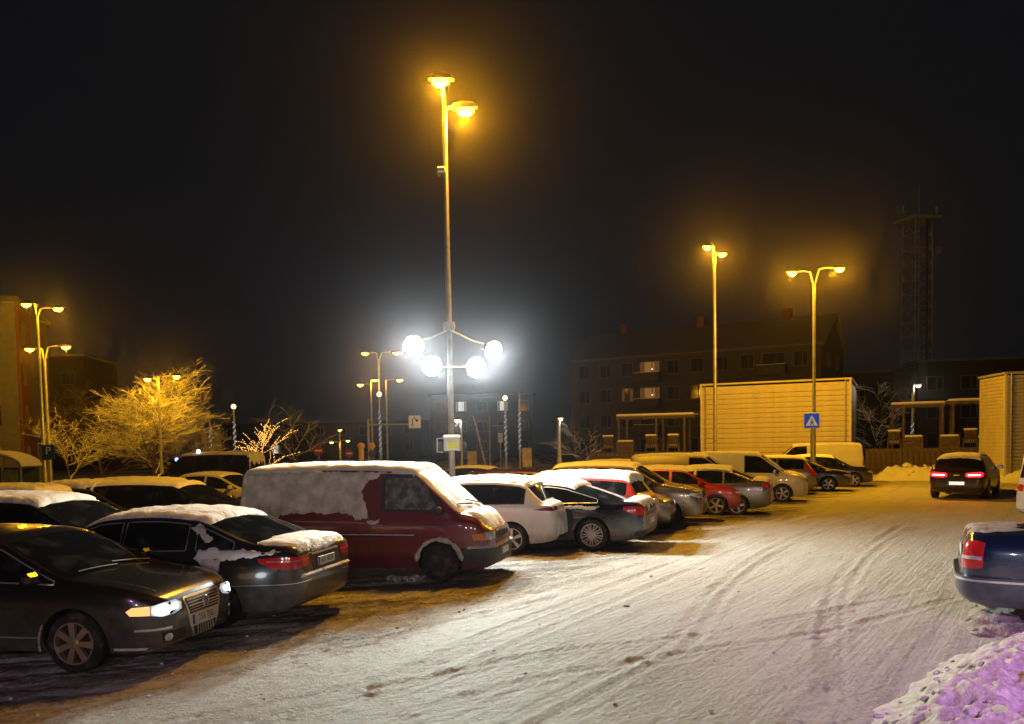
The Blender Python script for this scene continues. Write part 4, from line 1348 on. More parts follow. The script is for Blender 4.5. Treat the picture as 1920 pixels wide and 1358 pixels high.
lit = {(3, 3): PANELIT, (2, 3): PANELIT, (2, 2): PANE}
for fl in range(4):
    zc_ = 1.7 + fl * 2.7
    for k in range(10):
        x = 1.6 + k * 2.55
        big = k in (3, 8)
        window(ab, (x, -.03, zc_), 0, 2.2 if big else 1.3, 1.4, lit.get((fl, k)))
        if big and fl:
            bl_ = mesh_obj('balcony', *box(x, -.62, zc_ - 1.0, 2.7, 1.1, .95, .03), BEIGER, ab)
            mesh_obj('rail', *box(x, -1.16, zc_ - .48, 2.74, .06, .06), TRIM, bl_)
    for k in range(2):
        window(ab, (Lb + .03, 3.4 + k * 4.2, zc_), R(90), 1.0, 1.4)
for fl in (2, 3):
    mesh_obj('room_bulb', *lump((1.6 + 3 * 2.55 + .3, -.12, 1.7 + fl * 2.7 - .1), .09, sub=2, jit=0), BULB, ab, 80)

# brick-ended apartment house on the left
A = P(40, 850, 58)
A.z = 0
rz = R(20)
hb = thing('apartment_building', 'grey apartment house with a red brick end wall behind the bus shelter', 'building', A, rz)
Hh = 12.7
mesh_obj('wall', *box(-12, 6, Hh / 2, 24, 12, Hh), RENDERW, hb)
mesh_obj('brick_wall', *box(.12, 1.9, Hh / 2 - .1, .2, 3.8, Hh - .3), BRICK, hb)
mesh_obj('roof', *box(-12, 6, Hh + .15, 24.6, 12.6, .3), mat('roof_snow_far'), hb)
for fl in range(4):
    window(hb, (.24, 1.25, 1.9 + fl * 2.9), R(90), .7, 1.5, PANELIT if fl == 0 else None)
    window(hb, (.05, 7.5, 1.9 + fl * 2.9), R(90), 1.3, 1.4)
    for k in range(4):
        window(hb, (-1.8 - k * 3, -.03, 1.9 + fl * 2.9), 0, 1.4, 1.4, PANELIT if (fl, k) == (0, 0) else None)

# far dark blocks
def block(label, px, Y, w, d, h, rz=0, lits=(), nw=5, m=None):
    A = P(px, 840, Y)
    A.z = 0
    o = thing('apartment_building', label, 'building', A, R(rz))
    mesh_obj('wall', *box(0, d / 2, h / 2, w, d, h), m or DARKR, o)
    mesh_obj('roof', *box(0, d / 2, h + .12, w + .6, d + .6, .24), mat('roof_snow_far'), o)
    for fl in range(int(h / 2.9)):
        for k in range(nw):
            window(o, (-w / 2 + w * (k + .5) / nw, -.03, 1.8 + fl * 2.9), 0, 1.5, 1.4, PANEWHITE if (fl, k) in lits else None)
    return o
block('dark far block with two white windows behind the floodlight mast', 905, 120, 15, 10, 9.2, 4, {(2, 1), (2, 3)})
block('low dark far block behind the wine red van', 600, 140, 34, 10, 6.2, -3, {(0, 2)}, 9)
block('dark low building with a snow-edged flat roof left of the lattice tower', 1665, 96, 24, 10, 9.6, -8, (), 7)
block('dark flat-roofed building rising behind the grey panel building', 1880, 84, 16, 12, 9.8, -12, (), 5)
block('dim far block between the bare tree and the brick-ended house', 104, 95, 7, 10, 13, 5, (), 2)

# cream panelled wall building, lit by the street lamps
def panel_house(label, A, B, depth, H, m, ph, side_m=None, group=None):
    rz, L_ = frame_at(A, B)
    o = thing('panel_building', label, 'building', (A.x, A.y, 0), rz)
    mesh_obj('wall', *box(L_ / 2, depth / 2 + .04, H / 2 - .05, L_ - .04, depth - .08, H - .1), m, o)
    n = int(H / ph)
    pm = None
    for i in range(n):
        for j in range(2):
            w = L_ / 2 - .012
            if pm is None:
                z0 = ph / 2 - .006
                prof = [(-.03, -z0), (.026, -z0), (.035, -z0 * .7), (.035, z0 * .65), (.024, z0 * .9), (-.03, z0)]
                pm = mesh_obj('panel', *prism([(-a, b_) for a, b_ in prof], -w / 2, w / 2, 'yz'), m)
                q = pm
                q.parent = o
            else:
                q = link('panel', pm.data, o)
            q.location = (L_ * (.25 + .5 * j), .0 - .004 * ((i * 7 + j * 3) % 3), ph * (i + .5))
    sm_ = side_m or m
    for xs in (0., L_):
        for i in range(n):
            mesh_obj('side_panel', *box(xs, depth / 2, ph * (i + .5), .06, depth - .1, ph - .02), sm_, o)
    for xs in (0, L_):
        mesh_obj('corner_trim', *box(xs, .0, H / 2, .10, .10, H), TRIM, o)
    cp = mesh_obj('roof_cap', *box(L_ / 2, depth / 2, H + .05, L_ + .16, depth + .16, .10), m, o)
    for i in range(2):
        mesh_obj('downpipe', *tube([(L_ * (.03 + .94 * i), -.09, .1), (L_ * (.03 + .94 * i), -.09, H)], .04, 6), GALV, o, 60)
    return o
panel_house('cream panelled building glowing yellow under the twin street lamps', Vector((11.5, 50, 0)), Vector((19.05, 46.5, 0)), 7, 5.5, YPANEL, .29)
A = P(1884, 860, 39.7)
panel_house('grey panelled building with a yellow-lit side wall by the terrace fence', A, A + Vector((7.5, -1.2, 0)), 3.1, 5.15, GPANEL, .17, YPANEL)

TWOOD = mat('dark_timber', (.095, .07, .048), .85, var=.4, vscale=4, bump=.3)
# ------------------------------------------------------------ terraces with pergolas and chairs
def terrace(label, A, B, depth, zt, boards=True):
    rz, L_ = frame_at(A, B)
    o = thing('terrace', label, 'terrace', (A.x, A.y, 0), rz)
    mesh_obj('deck', *box(L_ / 2, depth / 2 + .05, zt / 2 - .02, L_, depth, zt), TWOOD, o)
    n = int(L_ / .27)
    bm0 = None
    for i in range(n):
        if bm0 is None:
            bm0 = mesh_obj('board', *box(0, 0, (zt + .12) / 2, .25, .03, zt + .12), TWOOD, o)
            q = bm0
        else:
            q = link('board', bm0.data, o)
        q.location = ((i + .5) * L_ / n, -.005 - .006 * (i % 2), 0)
    mesh_obj('cap_rail', *box(L_ / 2, 0, zt + .15, L_ + .05, .10, .05), TWOOD, o)
    mesh_obj('deck_snow', *box(L_ / 2, depth / 2 + .1, zt + .02, L_ - .1, depth - .2, .06, .02), SNOW, o)
    return o, rz, L_
TA, TB = Vector((20.0, 47, 0)), Vector((26.3, 43.4, 0))
TA.x, TB.x = P(1622, 850, 47).x, P(1897, 850, 44).x
TB.y = 44
_, trz, TL = terrace('raised plank terrace beside the grey panelled building', TA, TB, 9, 1.42)
UA, UB = Vector((P(1105, 850, 50).x, 50, 0)), Vector((P(1300, 850, 48).x, 48, 0))
_, urz, UL = terrace('raised plank terrace left of the cream panelled building', UA, UB, 8, 1.42)
def pergola(label, A, rz, x0, x1, y0, y1, zb, h, posts):
    o = thing('pergola', label, 'pergola', (A.x, A.y, zb), rz)
    for x in posts:
        for y in (y0, y1):
            mesh_obj('post', *box(x, y, h / 2, .14, .14, h, .015), TWOOD, o)
    for y in (y0, y1):
        b_ = mesh_obj('beam', *box((x0 + x1) / 2, y, h + .08, x1 - x0, .12, .16), TWOOD, o)
        mesh_obj('beam_snow', *box((x0 + x1) / 2, y, h + .22, x1 - x0 - .05, .22, .14, .05), SNOW, b_, 40)
    n = int((x1 - x0) / .6)
    for i in range(n + 1):
        x = x0 + (x1 - x0) * i / n
        mesh_obj('rafter', *box(x, (y0 + y1) / 2, h + .10, .06, y1 - y0 - .14, .12), TWOOD, o)
    return o
pergola('timber pergola with a snow-covered beam nearer the cream building, right terrace', TA, trz, 1.3, 4.2, 3.2, 5.4, 1.44, 2.55, (1.4, 2.0, 4.05))
pergola('timber pergola with a snow-covered beam nearer the grey building, right terrace', TA, trz, 4.3, 7.4, 3.2, 5.4, 1.44, 2.65, (4.6, 6.8, 7.2))
pergola('timber pergola on the terrace left of the cream building', UA, urz, 1.2, 6.0, 2.2, 5.0, 1.44, 2.2, (1.35, 3.7, 5.4))
def chair(A, rz, x, y, zb, face, label, group):
    M = Matrix.Rotation(rz, 4, 'Z')
    p = Vector((A.x, A.y, 0)) + (M @ Vector((x, y, 0)))
    o = thing('armchair', label, 'chair', (p.x, p.y, zb), rz + face, group)
    mesh_obj('seat', *box(0, 0, .40, .60, .58, .06, .01), TWOOD, o)
    for i in range(5):
        mesh_obj('back_slat', *box(-.24 + i * .12, .30, .74, .07, .03, .60), TWOOD, o)
    mesh_obj('top_rail', *box(0, .305, 1.06, .66, .05, .07), TWOOD, o)
    mesh_obj('back_snow', *box(0, .30, 1.14, .68, .14, .11, .04), SNOW, o, 40)
    mesh_obj('seat_snow', *box(0, -.02, .50, .54, .5, .15, .06), SNOW, o, 40)
    for sx in (-1, 1):
        mesh_obj('armrest', *box(sx * .33, 0, .64, .08, .60, .04), TWOOD, o)
        mesh_obj('leg', *box(sx * .33, -.26, .31, .06, .06, .62), TWOOD, o)
        mesh_obj('leg', *box(sx * .33, .26, .31, .06, .06, .62), TWOOD, o)
    return o
GC = 'snow-covered armchairs on the terraces'
chair(TA, trz, 1.5, 1.1, 1.45, R(180), 'snow-capped wooden armchair alone at the cream building end of the right terrace', GC)
chair(TA, trz, 5.3, 1.1, 1.45, R(180), 'snow-capped wooden armchair left of the small table, right terrace', GC)
chair(TA, trz, 6.7, 1.1, 1.45, R(175), 'snow-capped wooden armchair next to the grey building', GC)
chair(UA, urz, 1.0, 1.0, 1.45, R(180), 'snow-capped wooden armchair at the far end of the left terrace', GC)
chair(UA, urz, 3.6, 1.0, 1.45, R(180), 'snow-capped wooden armchair under the middle of the left pergola', GC)
chair(UA, urz, 4.9, 1.0, 1.45, R(185), 'snow-capped wooden armchair nearest the cream building on the left terrace', GC)
def planter(A, rz, x, y, zb, label):
    p = Vector((A.x, A.y, 0)) + (Matrix.Rotation(rz, 4, 'Z') @ Vector((x, y, 0)))
    o = thing('planter', label, 'planter', (p.x, p.y, zb), rz)
    for i in range(3):
        mesh_obj('plank', *box(0, 0, .13 + i * .25, 1.0, .5, .235, .01), TWOOD, o)
    mesh_obj('planter_snow', *box(0, 0, .80, .94, .46, .14, .06), SNOW, o, 40)
planter(TA, trz, 2.5, 1.1, 1.45, 'wooden planter beside the lone armchair on the right terrace')
planter(TA, trz, 4.3, 1.0, 1.45, 'wooden planter below the middle pergola posts, right terrace')
planter(UA, urz, 2.0, 1.0, 1.45, 'wooden planter on the left terrace')
p = Vector((TA.x, TA.y, 0)) + (Matrix.Rotation(trz, 4, 'Z') @ Vector((6.0, 1.0, 0)))
o = thing('table', 'small round snow-topped table between two armchairs', 'table', (p.x, p.y, 1.45), trz)
mesh_obj('leg', *tube([(0, 0, 0), (0, 0, .66)], .05, 8), TWOOD, o)
mesh_obj('table_top', *lathe([(.30, .64), (.34, .66), (.34, .69), (.3, .70)], 20), TWOOD, o)
mesh_obj('table_snow', *lathe([(.33, .70), (.31, .77), (.18, .82), (.01, .83)], 20), SNOW, o, 60)

# ploughed snow along the far edge of the lot
snow_bank('snow_bank', 'low yellow-lit snow ridge in front of the terrace fence', [P(1615, 880, 43), P(1730, 880, 42), P(1850, 880, 40), P(1960, 880, 37), P(1960, 880, 39.5), P(1880, 870, 41.5), P(1760, 870, 44), P(1640, 870, 45.5)], .75, .12, 71, 50, (.1, .25), mt=SNOW)
snow_bank('snow_bank', 'heaped snow pile between dark cars by the left terrace', [P(1195, 880, 40), P(1275, 880, 40), P(1280, 870, 43), P(1190, 870, 43)], 1.5, .12, 75, 20, (.1, .2), mt=SNOW)
A, B_ = P(1850, 905, 33), P(1990, 905, 30)
rz, L_ = frame_at(A, B_)
o = mesh_obj('kerb', *box(L_ / 2, 0, .06, L_, .25, .16, .02), mat('kerb_stone', (.35, .34, .32), .8), None, None, (A.x, A.y, 0))
o.rotation_euler = (0, 0, rz)
struct(o)

# ------------------------------------------------------------ lattice tower
p = P(1717, 820, 120)
tw = thing('lattice_tower', 'tall dim lattice radio tower with a platform and antennas', 'tower', (p.x, p.y, 0), R(12))
Ht = 33.0
for sx in (-1, 1):
    for sy in (-1, 1):
        mesh_obj('leg', *tube([(sx * 1.55, sy * 1.55, 0), (sx * 1.35, sy * 1.35, Ht)], .09, 6), mat('pale_steel', (.62, .66, .68), .5, .1), tw)
for k in range(16):
    z0, z1 = Ht * k / 16, Ht * (k + 1) / 16
    s0, s1 = 1.55 - .2 * k / 16, 1.55 - .2 * (k + 1) / 16
    mb = MB()
    for (ax, ay, bx, by) in ((-1, -1, 1, -1), (1, -1, 1, 1), (1, 1, -1, 1), (-1, 1, -1, -1)):
        mb.add(tube([(ax * s0, ay * s0, z0), (bx * s1, by * s1, z1)], .022, 4))
        mb.add(tube([(ax * s1, ay * s1, z1), (bx * s1, by * s1, z1)], .022, 4))
    mb.build('brace', mat('pale_steel', (.62, .66, .68), .5, .1), tw)
mesh_obj('ladder', *tube([(.5, -1.6, 0), (.5, -1.4, Ht)], .22, 4), DARKMETAL, tw)
pf = mesh_obj('platform', *box(0, 0, Ht, 4.6, 4.6, .5, .1), mat('pale_steel', (.62, .66, .68), .5, .1), tw)
for sx in (-1, 1):
    mesh_obj('antenna', *box(sx * 2.7, -.5, Ht + 1.3, .3, .2, 1.3, .05), TRIM, pf)
    mesh_obj('antenna_arm', *tube([(sx * 2.0, -.5, Ht), (sx * 2.75, -.5, Ht + .9)], .06, 5), mat('pale_steel', (.62, .66, .68), .5, .1), pf)
mesh_obj('dish', *lathe([(.05, 0), (.5, .12), (.6, .3)], 16), TRIM, tw, 60, (1.9, -1.6, Ht - 4.5)).rotation_euler = (R(90), 0, R(20))
mesh_obj('mast_tip', *tube([(.2, 0, Ht), (.2, 0, Ht + 5)], .05, 5), mat('pale_steel', (.62, .66, .68), .5, .1), tw)

# ------------------------------------------------------------ bare trees
BARK = mat('bark', (.075, .055, .038), .9, var=.35, vscale=9, bump=.4)
def bare_tree(label, px, Y, h, seed, spread=1.0, kids=(8, 7, 6, 3), snow=True, low=.12, lights=None, group=None):
    rr = random.Random(seed)
    p = P(px, 850, Y)
    o = thing('bare_tree', label, 'tree', (p.x, p.y, 0), 0, group)
    parts = [MB(), MB(), MB()]
    fairy = []
    def grow(st, d, ln, rad, lev):
        n = 5 if lev < 2 else 4
        pts, rd = [Vector(st)], [rad]
        dd = Vector(d).normalized()
        for i in range(n):
            dd = (dd + Vector((rr.gauss(0, .13), rr.gauss(0, .13), rr.gauss(.03, .09) - (.05 if lev > 1 else -.05)))).normalized()
            pts.append(pts[-1] + dd * ln / n)
            rd.append(max(.0045, rad * (1 - .75 * (i + 1) / n)))
        parts[0 if lev == 0 else 1].add(tube(pts, rd, 7 if lev == 0 else (4 if lev < 2 else 3), lev == 0))
        if snow and lev > 0 and abs(dd.z) < .93:
            parts[2].add(tube([q + Vector((0, 0, r_ * .75 + .004)) for q, r_ in zip(pts, rd)], [r_ * .65 + .0035 for r_ in rd], 3, False))
        if lights and lev <= 2 and lev > 0:
            fairy.append((pts, rd))
        if lev < len(kids):
            for k in range(kids[lev]):
                t = (low + (1 - low) * (k + rr.random()) / kids[lev]) if lev == 0 else .2 + .8 * (k + rr.random()) / kids[lev]
                i = min(int(t * n), n - 1)
                q = pts[i].lerp(pts[i + 1], t * n - i)
                az = rr.uniform(0, 2 * math.pi)
                side = Vector((math.cos(az), math.sin(az), 0))
                if lev == 0:
                    nd = side * spread * rr.uniform(.5, 1.2) + Vector((0, 0, rr.uniform(.15, 1.15)))
                    l2 = h * rr.uniform(.45, .70) * (1 - .35 * t)
                else:
                    nd = dd * .9 + side * rr.uniform(.5, 1.1) + Vector((0, 0, rr.uniform(-.15, .35)))
                    l2 = ln * rr.uniform(.38, .62)
                grow(q, nd, l2, max(.005, rd[i] * rr.uniform(.38, .55)), lev + 1)
    grow((0, 0, -.05), (rr.uniform(-.1, .1), rr.uniform(-.1, .1), 1), h * .62, .017 * h, 0)
    parts[0].build('trunk', BARK, o, 60)
    cr_ = parts[1].build('crown', BARK, o)
    if snow:
        parts[2].build('branch_snow', SNOW, cr_)
    if fairy:
        mb = MB()
        for pts, rd in fairy:
            for a, b_ in zip(pts[:-1], pts[1:]):
                m_ = max(2, int((b_ - a).length / .16))
                for k in range(m_):
                    q = a.lerp(b_, (k + rr.random() * .5) / m_)
                    mb.add(lump((q.x + rr.uniform(-.04, .04), q.y - .05, q.z + .03), .028, jit=0))
        struct(mb.build('string_lights', FAIRYWARM, cr_), 'stuff')
    return o
GT = 'bare snow-dusted trees by the left lamps'
bare_tree('wide bare tree with snow-lined branches lit gold by the lamp inside its crown', 290, 52.5, 7.0, 4, 1.30, (17, 10, 8, 4), True, .10, None, GT)
bare_tree('dim bare tree between the brick-ended house and the gold-lit tree', 190, 55, 6.6, 5, 1.4, (13, 9, 7, 3), False, .10, None, GT)
bare_tree('low dim bare tree next to the parking sign', 128, 51, 4.6, 6, 1.2, (9, 7, 5, 2), True, .08, None, GT)
bare_tree('tall faint bare tree rising behind the gold-lit tree', 300, 66, 9.4, 7, 1.0, (10, 8, 6, 3), False, .15, None, GT)
bare_tree('round bare tree standing close behind the gold-lit tree', 345, 54.5, 6.0, 14, 1.3, (14, 9, 7, 3), True, .10, None, GT)
bare_tree('small tree wrapped in warm string lights by the minibus', 482, 50, 4.4, 8, 1.0, (9, 5), True, .2, True)
bare_tree('small bare tree beside the pale lamp column', 1085, 56, 3.6, 9, 1.0, (7, 6, 4), True, .1)
bare_tree('faint bare tree behind the no entry signs', 560, 75, 6.5, 10, 1.0, (8, 6, 5), True, .1)
bare_tree('faint bare tree behind the lattice tower foot', 1650, 66, 7, 11, 1.0, (8, 6, 5), True, .1)

# ------------------------------------------------------------ bus shelter, signs
p = P(-14, 905, 36)
bs = thing('bus_shelter', 'bus shelter with an arched snow-covered roof at the lot edge', 'bus shelter', (p.x, p.y, 0), 0)
arc = [(1.75 * math.sin(a), 1.62 + .62 * math.cos(a)) for a in np.linspace(-R(88), R(88), 17)]
mesh_obj('roof', *prism([(x, z) for x, z in arc] + [(x * .97, z - .06) for x, z in arc[::-1]], -.8, .8, 'xz'), GALV, bs)
mesh_obj('roof_snow', *prism([(x * 1.01, z + .10 * math.cos(x / 1.8 * 1.5)) for x, z in arc] + [(x, z + .002) for x, z in arc[::-1]], -.78, .78, 'xz'), SNOW, bs)
for sx in (-1.68, 0, 1.68):
    for sy in (-.72, .72):
        mesh_obj('post', *box(sx, sy, .82, .06, .06, 1.64 if sx else 2.15, 0) if sx else box(0, sy, 1.08, .05, .05, 2.16), GALV, bs)
for k, sx in enumerate((-.84, .84)):
    mesh_obj('glass_panel', *box(sx, .72, .95, 1.56, .015, 1.25), mat('shelter_glass', (.10, .11, .10), .15, var=.2), bs)
mesh_obj('cross_bar', *box(0, -.72, 1.66, 3.36, .05, .05), GALV, bs)
mesh_obj('poster', *box(1.2, -.70, 1.05, .62, .05, .9), mat('poster', (.12, .16, .10), .5, var=.5, vscale=6), bs)
mesh_obj('bench', *box(-.3, .4, .45, 1.8, .35, .05), WOOD, bs)

def sign_post(name, label, cat, px, py_top, Y, plates=(), r=.03, group=None):
    t = P(px, py_top, Y)
    o = thing(name, label, cat, (t.x, t.y, 0), 0, group)
    mesh_obj('post', *tube([(0, 0, -.02), (0, 0, t.z)], r, 8), GALV, o, 60)
    return o, t.z
BLUES = mat('sign_blue', (.015, .05, .30), .4, var=.08)
REDS = mat('sign_red', (.28, .012, .012), .4, var=.08)
WHITES = mat('sign_white', (.75, .75, .73), .4, var=.05)
YELS = mat('sign_yellow', (.75, .42, .03), .4, var=.08)
o, zt = sign_post('parking_sign', 'blue parking sign with a white P on a post by the bare tree', 'sign', 91, 832, 40)
pl = mesh_obj('sign_plate', *box(0, -.05, zt - .42, .62, .03, .72, .005), BLUES, o)
MT = lambda x, y, z: Matrix.Translation((x, y, z)) @ Matrix.Rotation(R(90), 4, 'X')
text_mesh('sign_letter', 'P', .52, WHITES, pl, MT(0, -.068, zt - .36), 1.1, .002)
mesh_obj('sign_bracket', *tube([(-.5, -.03, zt), (-.5, -.03, zt - .75), (-.36, -.03, zt - .80)], .02, 5), GALV, o)
mesh_obj('sign_bracket', *tube([(-.5, -.03, zt), (.3, -.03, zt)], .02, 5), GALV, o)
for lab, px, py, Y, s_ in (('red no entry sign beside the string-lit tree, larger of the two', 597, 836, 42, .25), ('smaller red no entry sign next to the yellow traffic post', 655, 843, 50, .24)):
    o, zt = sign_post('no_entry_sign', lab, 'sign', px, py, Y, group='no entry signs')
    d = mesh_obj('sign_plate', *lathe([(s_, -.01), (s_, .01)], 24), REDS, o, 40, (0, -.05, zt - s_))
    d.rotation_euler = (R(90), 0, 0)
    mesh_obj('sign_bar', *box(0, -.068, zt - s_, s_ * 1.35, .008, s_ * .38), WHITES, o)
o, zt = sign_post('traffic_post', 'yellow traffic island post with a round top', 'post', 677, 836, 38, r=.12)
o.children[0].data.materials[0] = YELS
mesh_obj('post_head', *lump((0, 0, zt - .02), .17, sub=2, jit=0), YELS, o, 80)
o, zt = sign_post('traffic_signal', 'stacked round-headed traffic post beside the yellow post', 'post', 697, 832, 40, r=.05)
for k in range(3):
    mesh_obj('signal_head', *lathe([(.10, -.08), (.17, -.03), (.17, .03), (.1, .08)], 16), DARKMETAL if k else YELS, o, 50, (0, -.03, zt - .12 - k * .38)).rotation_euler = (R(90), 0, 0)
# direction sign on a cantilever arm
o, zt = sign_post('gantry_sign', 'white direction sign at the end of a long cantilever arm', 'sign', 690, 784, 55, r=.07)
za = P(700, 796, 55).z
mesh_obj('arm', *tube([(0, 0, za), (3.5, 0, za - .05)], .06, 8), GALV, o, 60)
pl = mesh_obj('sign_plate', *box(3.1, -.09, za + .12, .80, .04, .84, .01), WHITES, o)
mb = MB()
mb.add(tube([(2.95, -.12, za - .15), (2.95, -.12, za + .25), (3.1, -.12, za + .38), (3.25, -.12, za + .25)], .035, 5))
mb.add(prism([(3.12, za + .25), (3.38, za + .25), (3.25, za + .08)], -.13, -.112, 'xz'))
mb.build('sign_arrow', INK, pl)
# crossing sign
cs = P(1521, 789, 36.5)
o = thing('crossing_sign', 'blue pedestrian crossing sign with a white triangle on the lamp post', 'sign', (cs.x, cs.y, 0), R(0))
mesh_obj('post', *tube([(0, .0, -.02), (0, 0, cs.z + .3)], .035, 8), GALV, o, 60)
pl = mesh_obj('sign_plate', *box(0, -.05, cs.z, .68, .03, .68, .01), WHITES, o)
mesh_obj('sign_field', *box(0, -.069, cs.z, .62, .008, .62), mat('glow_blue', (.02, .08, .45), .4, emit=(.012, .06, .42), estr=.55), pl)  # field and triangle given a faint glow in place of outside white light
mesh_obj('sign_triangle', *prism([(-.27, cs.z - .22), (.27, cs.z - .22), (0, cs.z + .25)], -.080, -.075, 'xz'), mat('glow_white', (.75, .75, .73), .4, emit=(.9, .9, .85), estr=.16), pl)
mb = MB()
mb.add(tube([(.0, -.086, cs.z + .0), (.01, -.086, cs.z - .09)], .025, 5)).add(tube([(.01, -.086, cs.z - .08), (-.07, -.086, cs.z - .20)], .018, 5)).add(tube([(.01, -.086, cs.z - .08), (.07, -.086, cs.z - .20)], .018, 5))
mb.add(tube([(-.07, -.086, cs.z - .08), (0, -.086, cs.z - .01), (.07, -.086, cs.z - .07)], .013, 5)).add(lump((0, -.088, cs.z + .055), .03, jit=0))
mb.build('sign_walker', INK, pl)
for lab, px, py, Y, w, h in (('yellow-lit information board left of the pale lamp column', 988, 840, 48, .55, 1.1), ('small pale notice board behind the dark wine estate', 885, 846, 44, .5, .7), ('narrow notice on a thin post by the far bare poles', 938, 812, 60, .35, .7)):
    o, zt = sign_post('notice_board', lab, 'sign', px, py, Y, r=.035)
    mesh_obj('board', *box(0, -.06, zt - h / 2, w, .06, h, .01), mat('board_face', (.42, .36, .24), .6, var=.4, vscale=5), o)
for lab, px, py, Y, dx in (('thin leaning pole behind the floodlight mast', 888, 780, 52, .9), ('upright wooden pole with a cross arm near the far lamps', 917, 772, 58, 0)):
    t = P(px, py, Y)
    o = thing('pole', lab, 'pole', (t.x, t.y, 0))
    mesh_obj('shaft', *tube([(dx, 0, -.05), (0, 0, t.z)], [.09, .06], 8), WOOD, o, 60)
    if not dx:
        mesh_obj('cross_arm', *tube([(0, -.05, t.z - 1.0), (1.3, -.05, t.z - 1.0)], .04, 5), WOOD, o)
# ------------------------------------------------------------ street lamps
def street_lamp(label, px, Y, heads, power, col=SODIUM, lens=None, r=.075, group=None, hl=.62, base_px=None, arm=True, light=True):
    """heads: photo pixels of each lamp head; the pole stands at px, depth Y."""
    b_ = P(px, 850, Y)
    o = thing('street_lamp', label, 'street lamp', (b_.x, b_.y, 0), 0, group)
    pts = [P(hx, hy, Y) for hx, hy in heads]
    zt = max(p.z for p in pts)
    zmin = min(p.z for p in pts)
    sc = max(.6, r / .075)
    pole_top = zt - (.0 if arm != 'curve' else .8)
    mesh_obj('pole', *tube([(0, 0, -.02), (0, 0, 1.2), (0, 0, 1.25), (0, 0, pole_top)], [r * 1.35, r * 1.3, r, r * .65], 12), GALV, o, 50)
    mesh_obj('base_plate', *lathe([(r * 2.2, 0), (r * 2.2, .04), (r * 1.5, .07)], 12), GALV, o, 40)
    for p in pts:
        dx = p.x - b_.x
        sg = 1 if dx >= 0 else -1
        x0 = dx - sg * min(hl * .45, abs(dx) * .6)
        z = p.z
        if abs(dx) > .1:
            zs = min(pole_top, z - .03)
            pth = [(0, 0, zs - .25), (0, 0, zs), (x0 * .25, 0, z - .02), (x0 * .6, 0, z + .03), (x0, 0, z + .03)]
            mesh_obj('arm', *tube(pth, r * .45, 8), GALV, o, 60)
        q = [(-.5, .0), (-.42, .07), (-.1, .12), (.3, .10), (.5, .02), (.5, -.01), (-.5, -.03)]
        hd = MB()
        yy = [-.12, -.08, .08, .12]
        rings = []
        for i, y in enumerate(yy):
            k = .75 if i in (0, 3) else 1
            rings.append([(dx + sg * a * hl * k, y, z + .02 + c * k * 1.1) for a, c in q])
        v = [pt for rg in rings for pt in rg]
        n = len(q)
        f = [(i * n + j, i * n + (j + 1) % n, (i + 1) * n + (j + 1) % n, (i + 1) * n + j) for i in range(3) for j in range(n)] + [tuple(range(n))[::-1], tuple(3 * n + j for j in range(n))]
        h_ = mesh_obj('lamp_head', v, f, DARKMETAL, o, 50)
        lv, lf = ico(2)
        mesh_obj('lens', [(dx + sg * .02 + a.x * hl * .36, a.y * .13, z - .03 + a.z * .15) for a in lv], lf, lens or SODLENS, h_, 80)
        if light:
            lamp('lamp_light', o, (dx, 0, z - .20), power, col, kind='POINT', rad=.15)
    return o
GL = 'sodium street lamps round the lot'
# floodlight mast in the middle of the lot
MY = 20.0
mast = street_lamp('tall mast with two orange lamps and four white floodlights', 847, MY, [(827, 150), (871, 204)], 3900, r=.075, group=GL)
mz = lambda py: P(846, py, MY).z
mx_ = P(847, 850, MY)
mesh_obj('clamp', *lathe([(.13, -.10), (.15, 0), (.13, .10)], 12), GALV, mast, 40, (0, 0, mz(612)))
mesh_obj('junction_box', *box(-.10, -.05, mz(320), .20, .14, .12, .02), GALV, mast)
mesh_obj('cross_bar', *tube([(P(805, 688, MY).x - mx_.x, -.12, mz(688)), (P(895, 690, MY).x - mx_.x, -.12, mz(690))], .025, 6), GALV, mast)
for i, (px, py, tx, ty) in enumerate([(777, 650, -1.5, 4), (810, 687, 2.5, 3), (893, 690, 6, 6), (925, 660, 9, 9)]):
    p = P(px, py, MY) - Vector((mx_.x, mx_.y, 0))
    lab = ['floodlight highest on the tether side toward the far lamps', 'floodlight on the cross bar nearer the cantilever sign', 'floodlight on the cross bar nearer the apartment block', 'floodlight on the outer arm toward the cream building'][i]
    w = Vector((p.x + mx_.x, p.y + mx_.y - .15, p.z))
    fl = thing('floodlight', 'white ' + lab, 'floodlight', w, 0, 'white floodlights on the mast')
    tgt = Vector((tx, ty, 0)) - w
    fl.rotation_euler = tgt.to_track_quat('-Z', 'Y').to_euler()
    mesh_obj('housing', *box(0, 0, .07, .46, .40, .12, .04), DARKMETAL, fl, 40)
    mesh_obj('lens', *lathe([(.24, -.03), (.24, .0), (.22, .012)], 24), FLOODLENS, fl)
    mesh_obj('bracket', *tube([(-.24, 0, .08), (-.24, 0, .20), (.24, 0, .20), (.24, 0, .08)], .012, 5), GALV, fl)
    lamp('flood_light', fl, (0, 0, -.06), 2350, LED, (0, 0, -3), ang=150, blend=.35, rad=.16)
    if i in (0, 3):
        mesh_obj('tether_arm', *tube([(0, 0, mz(618)), (p.x * .5, -.08, mz(618) + (p.z - mz(618)) * .5), (p.x, -.06, p.z + .12)], .022, 6), GALV, mast)
bx = P(849, 834, MY) - Vector((mx_.x, mx_.y, 0))
sb = thing('sign_box', 'yellow-faced notice box with a snow cap strapped to the mast', 'sign', (mx_.x + bx.x, mx_.y - .22, bx.z), 0)
mesh_obj('box', *box(0, 0, 0, .40, .22, .30, .02), GALV, sb)
mesh_obj('face', *box(.02, -.115, -.01, .26, .012, .17), mat('yellow_green_face', (.42, .40, .06), .5, var=.15), sb)
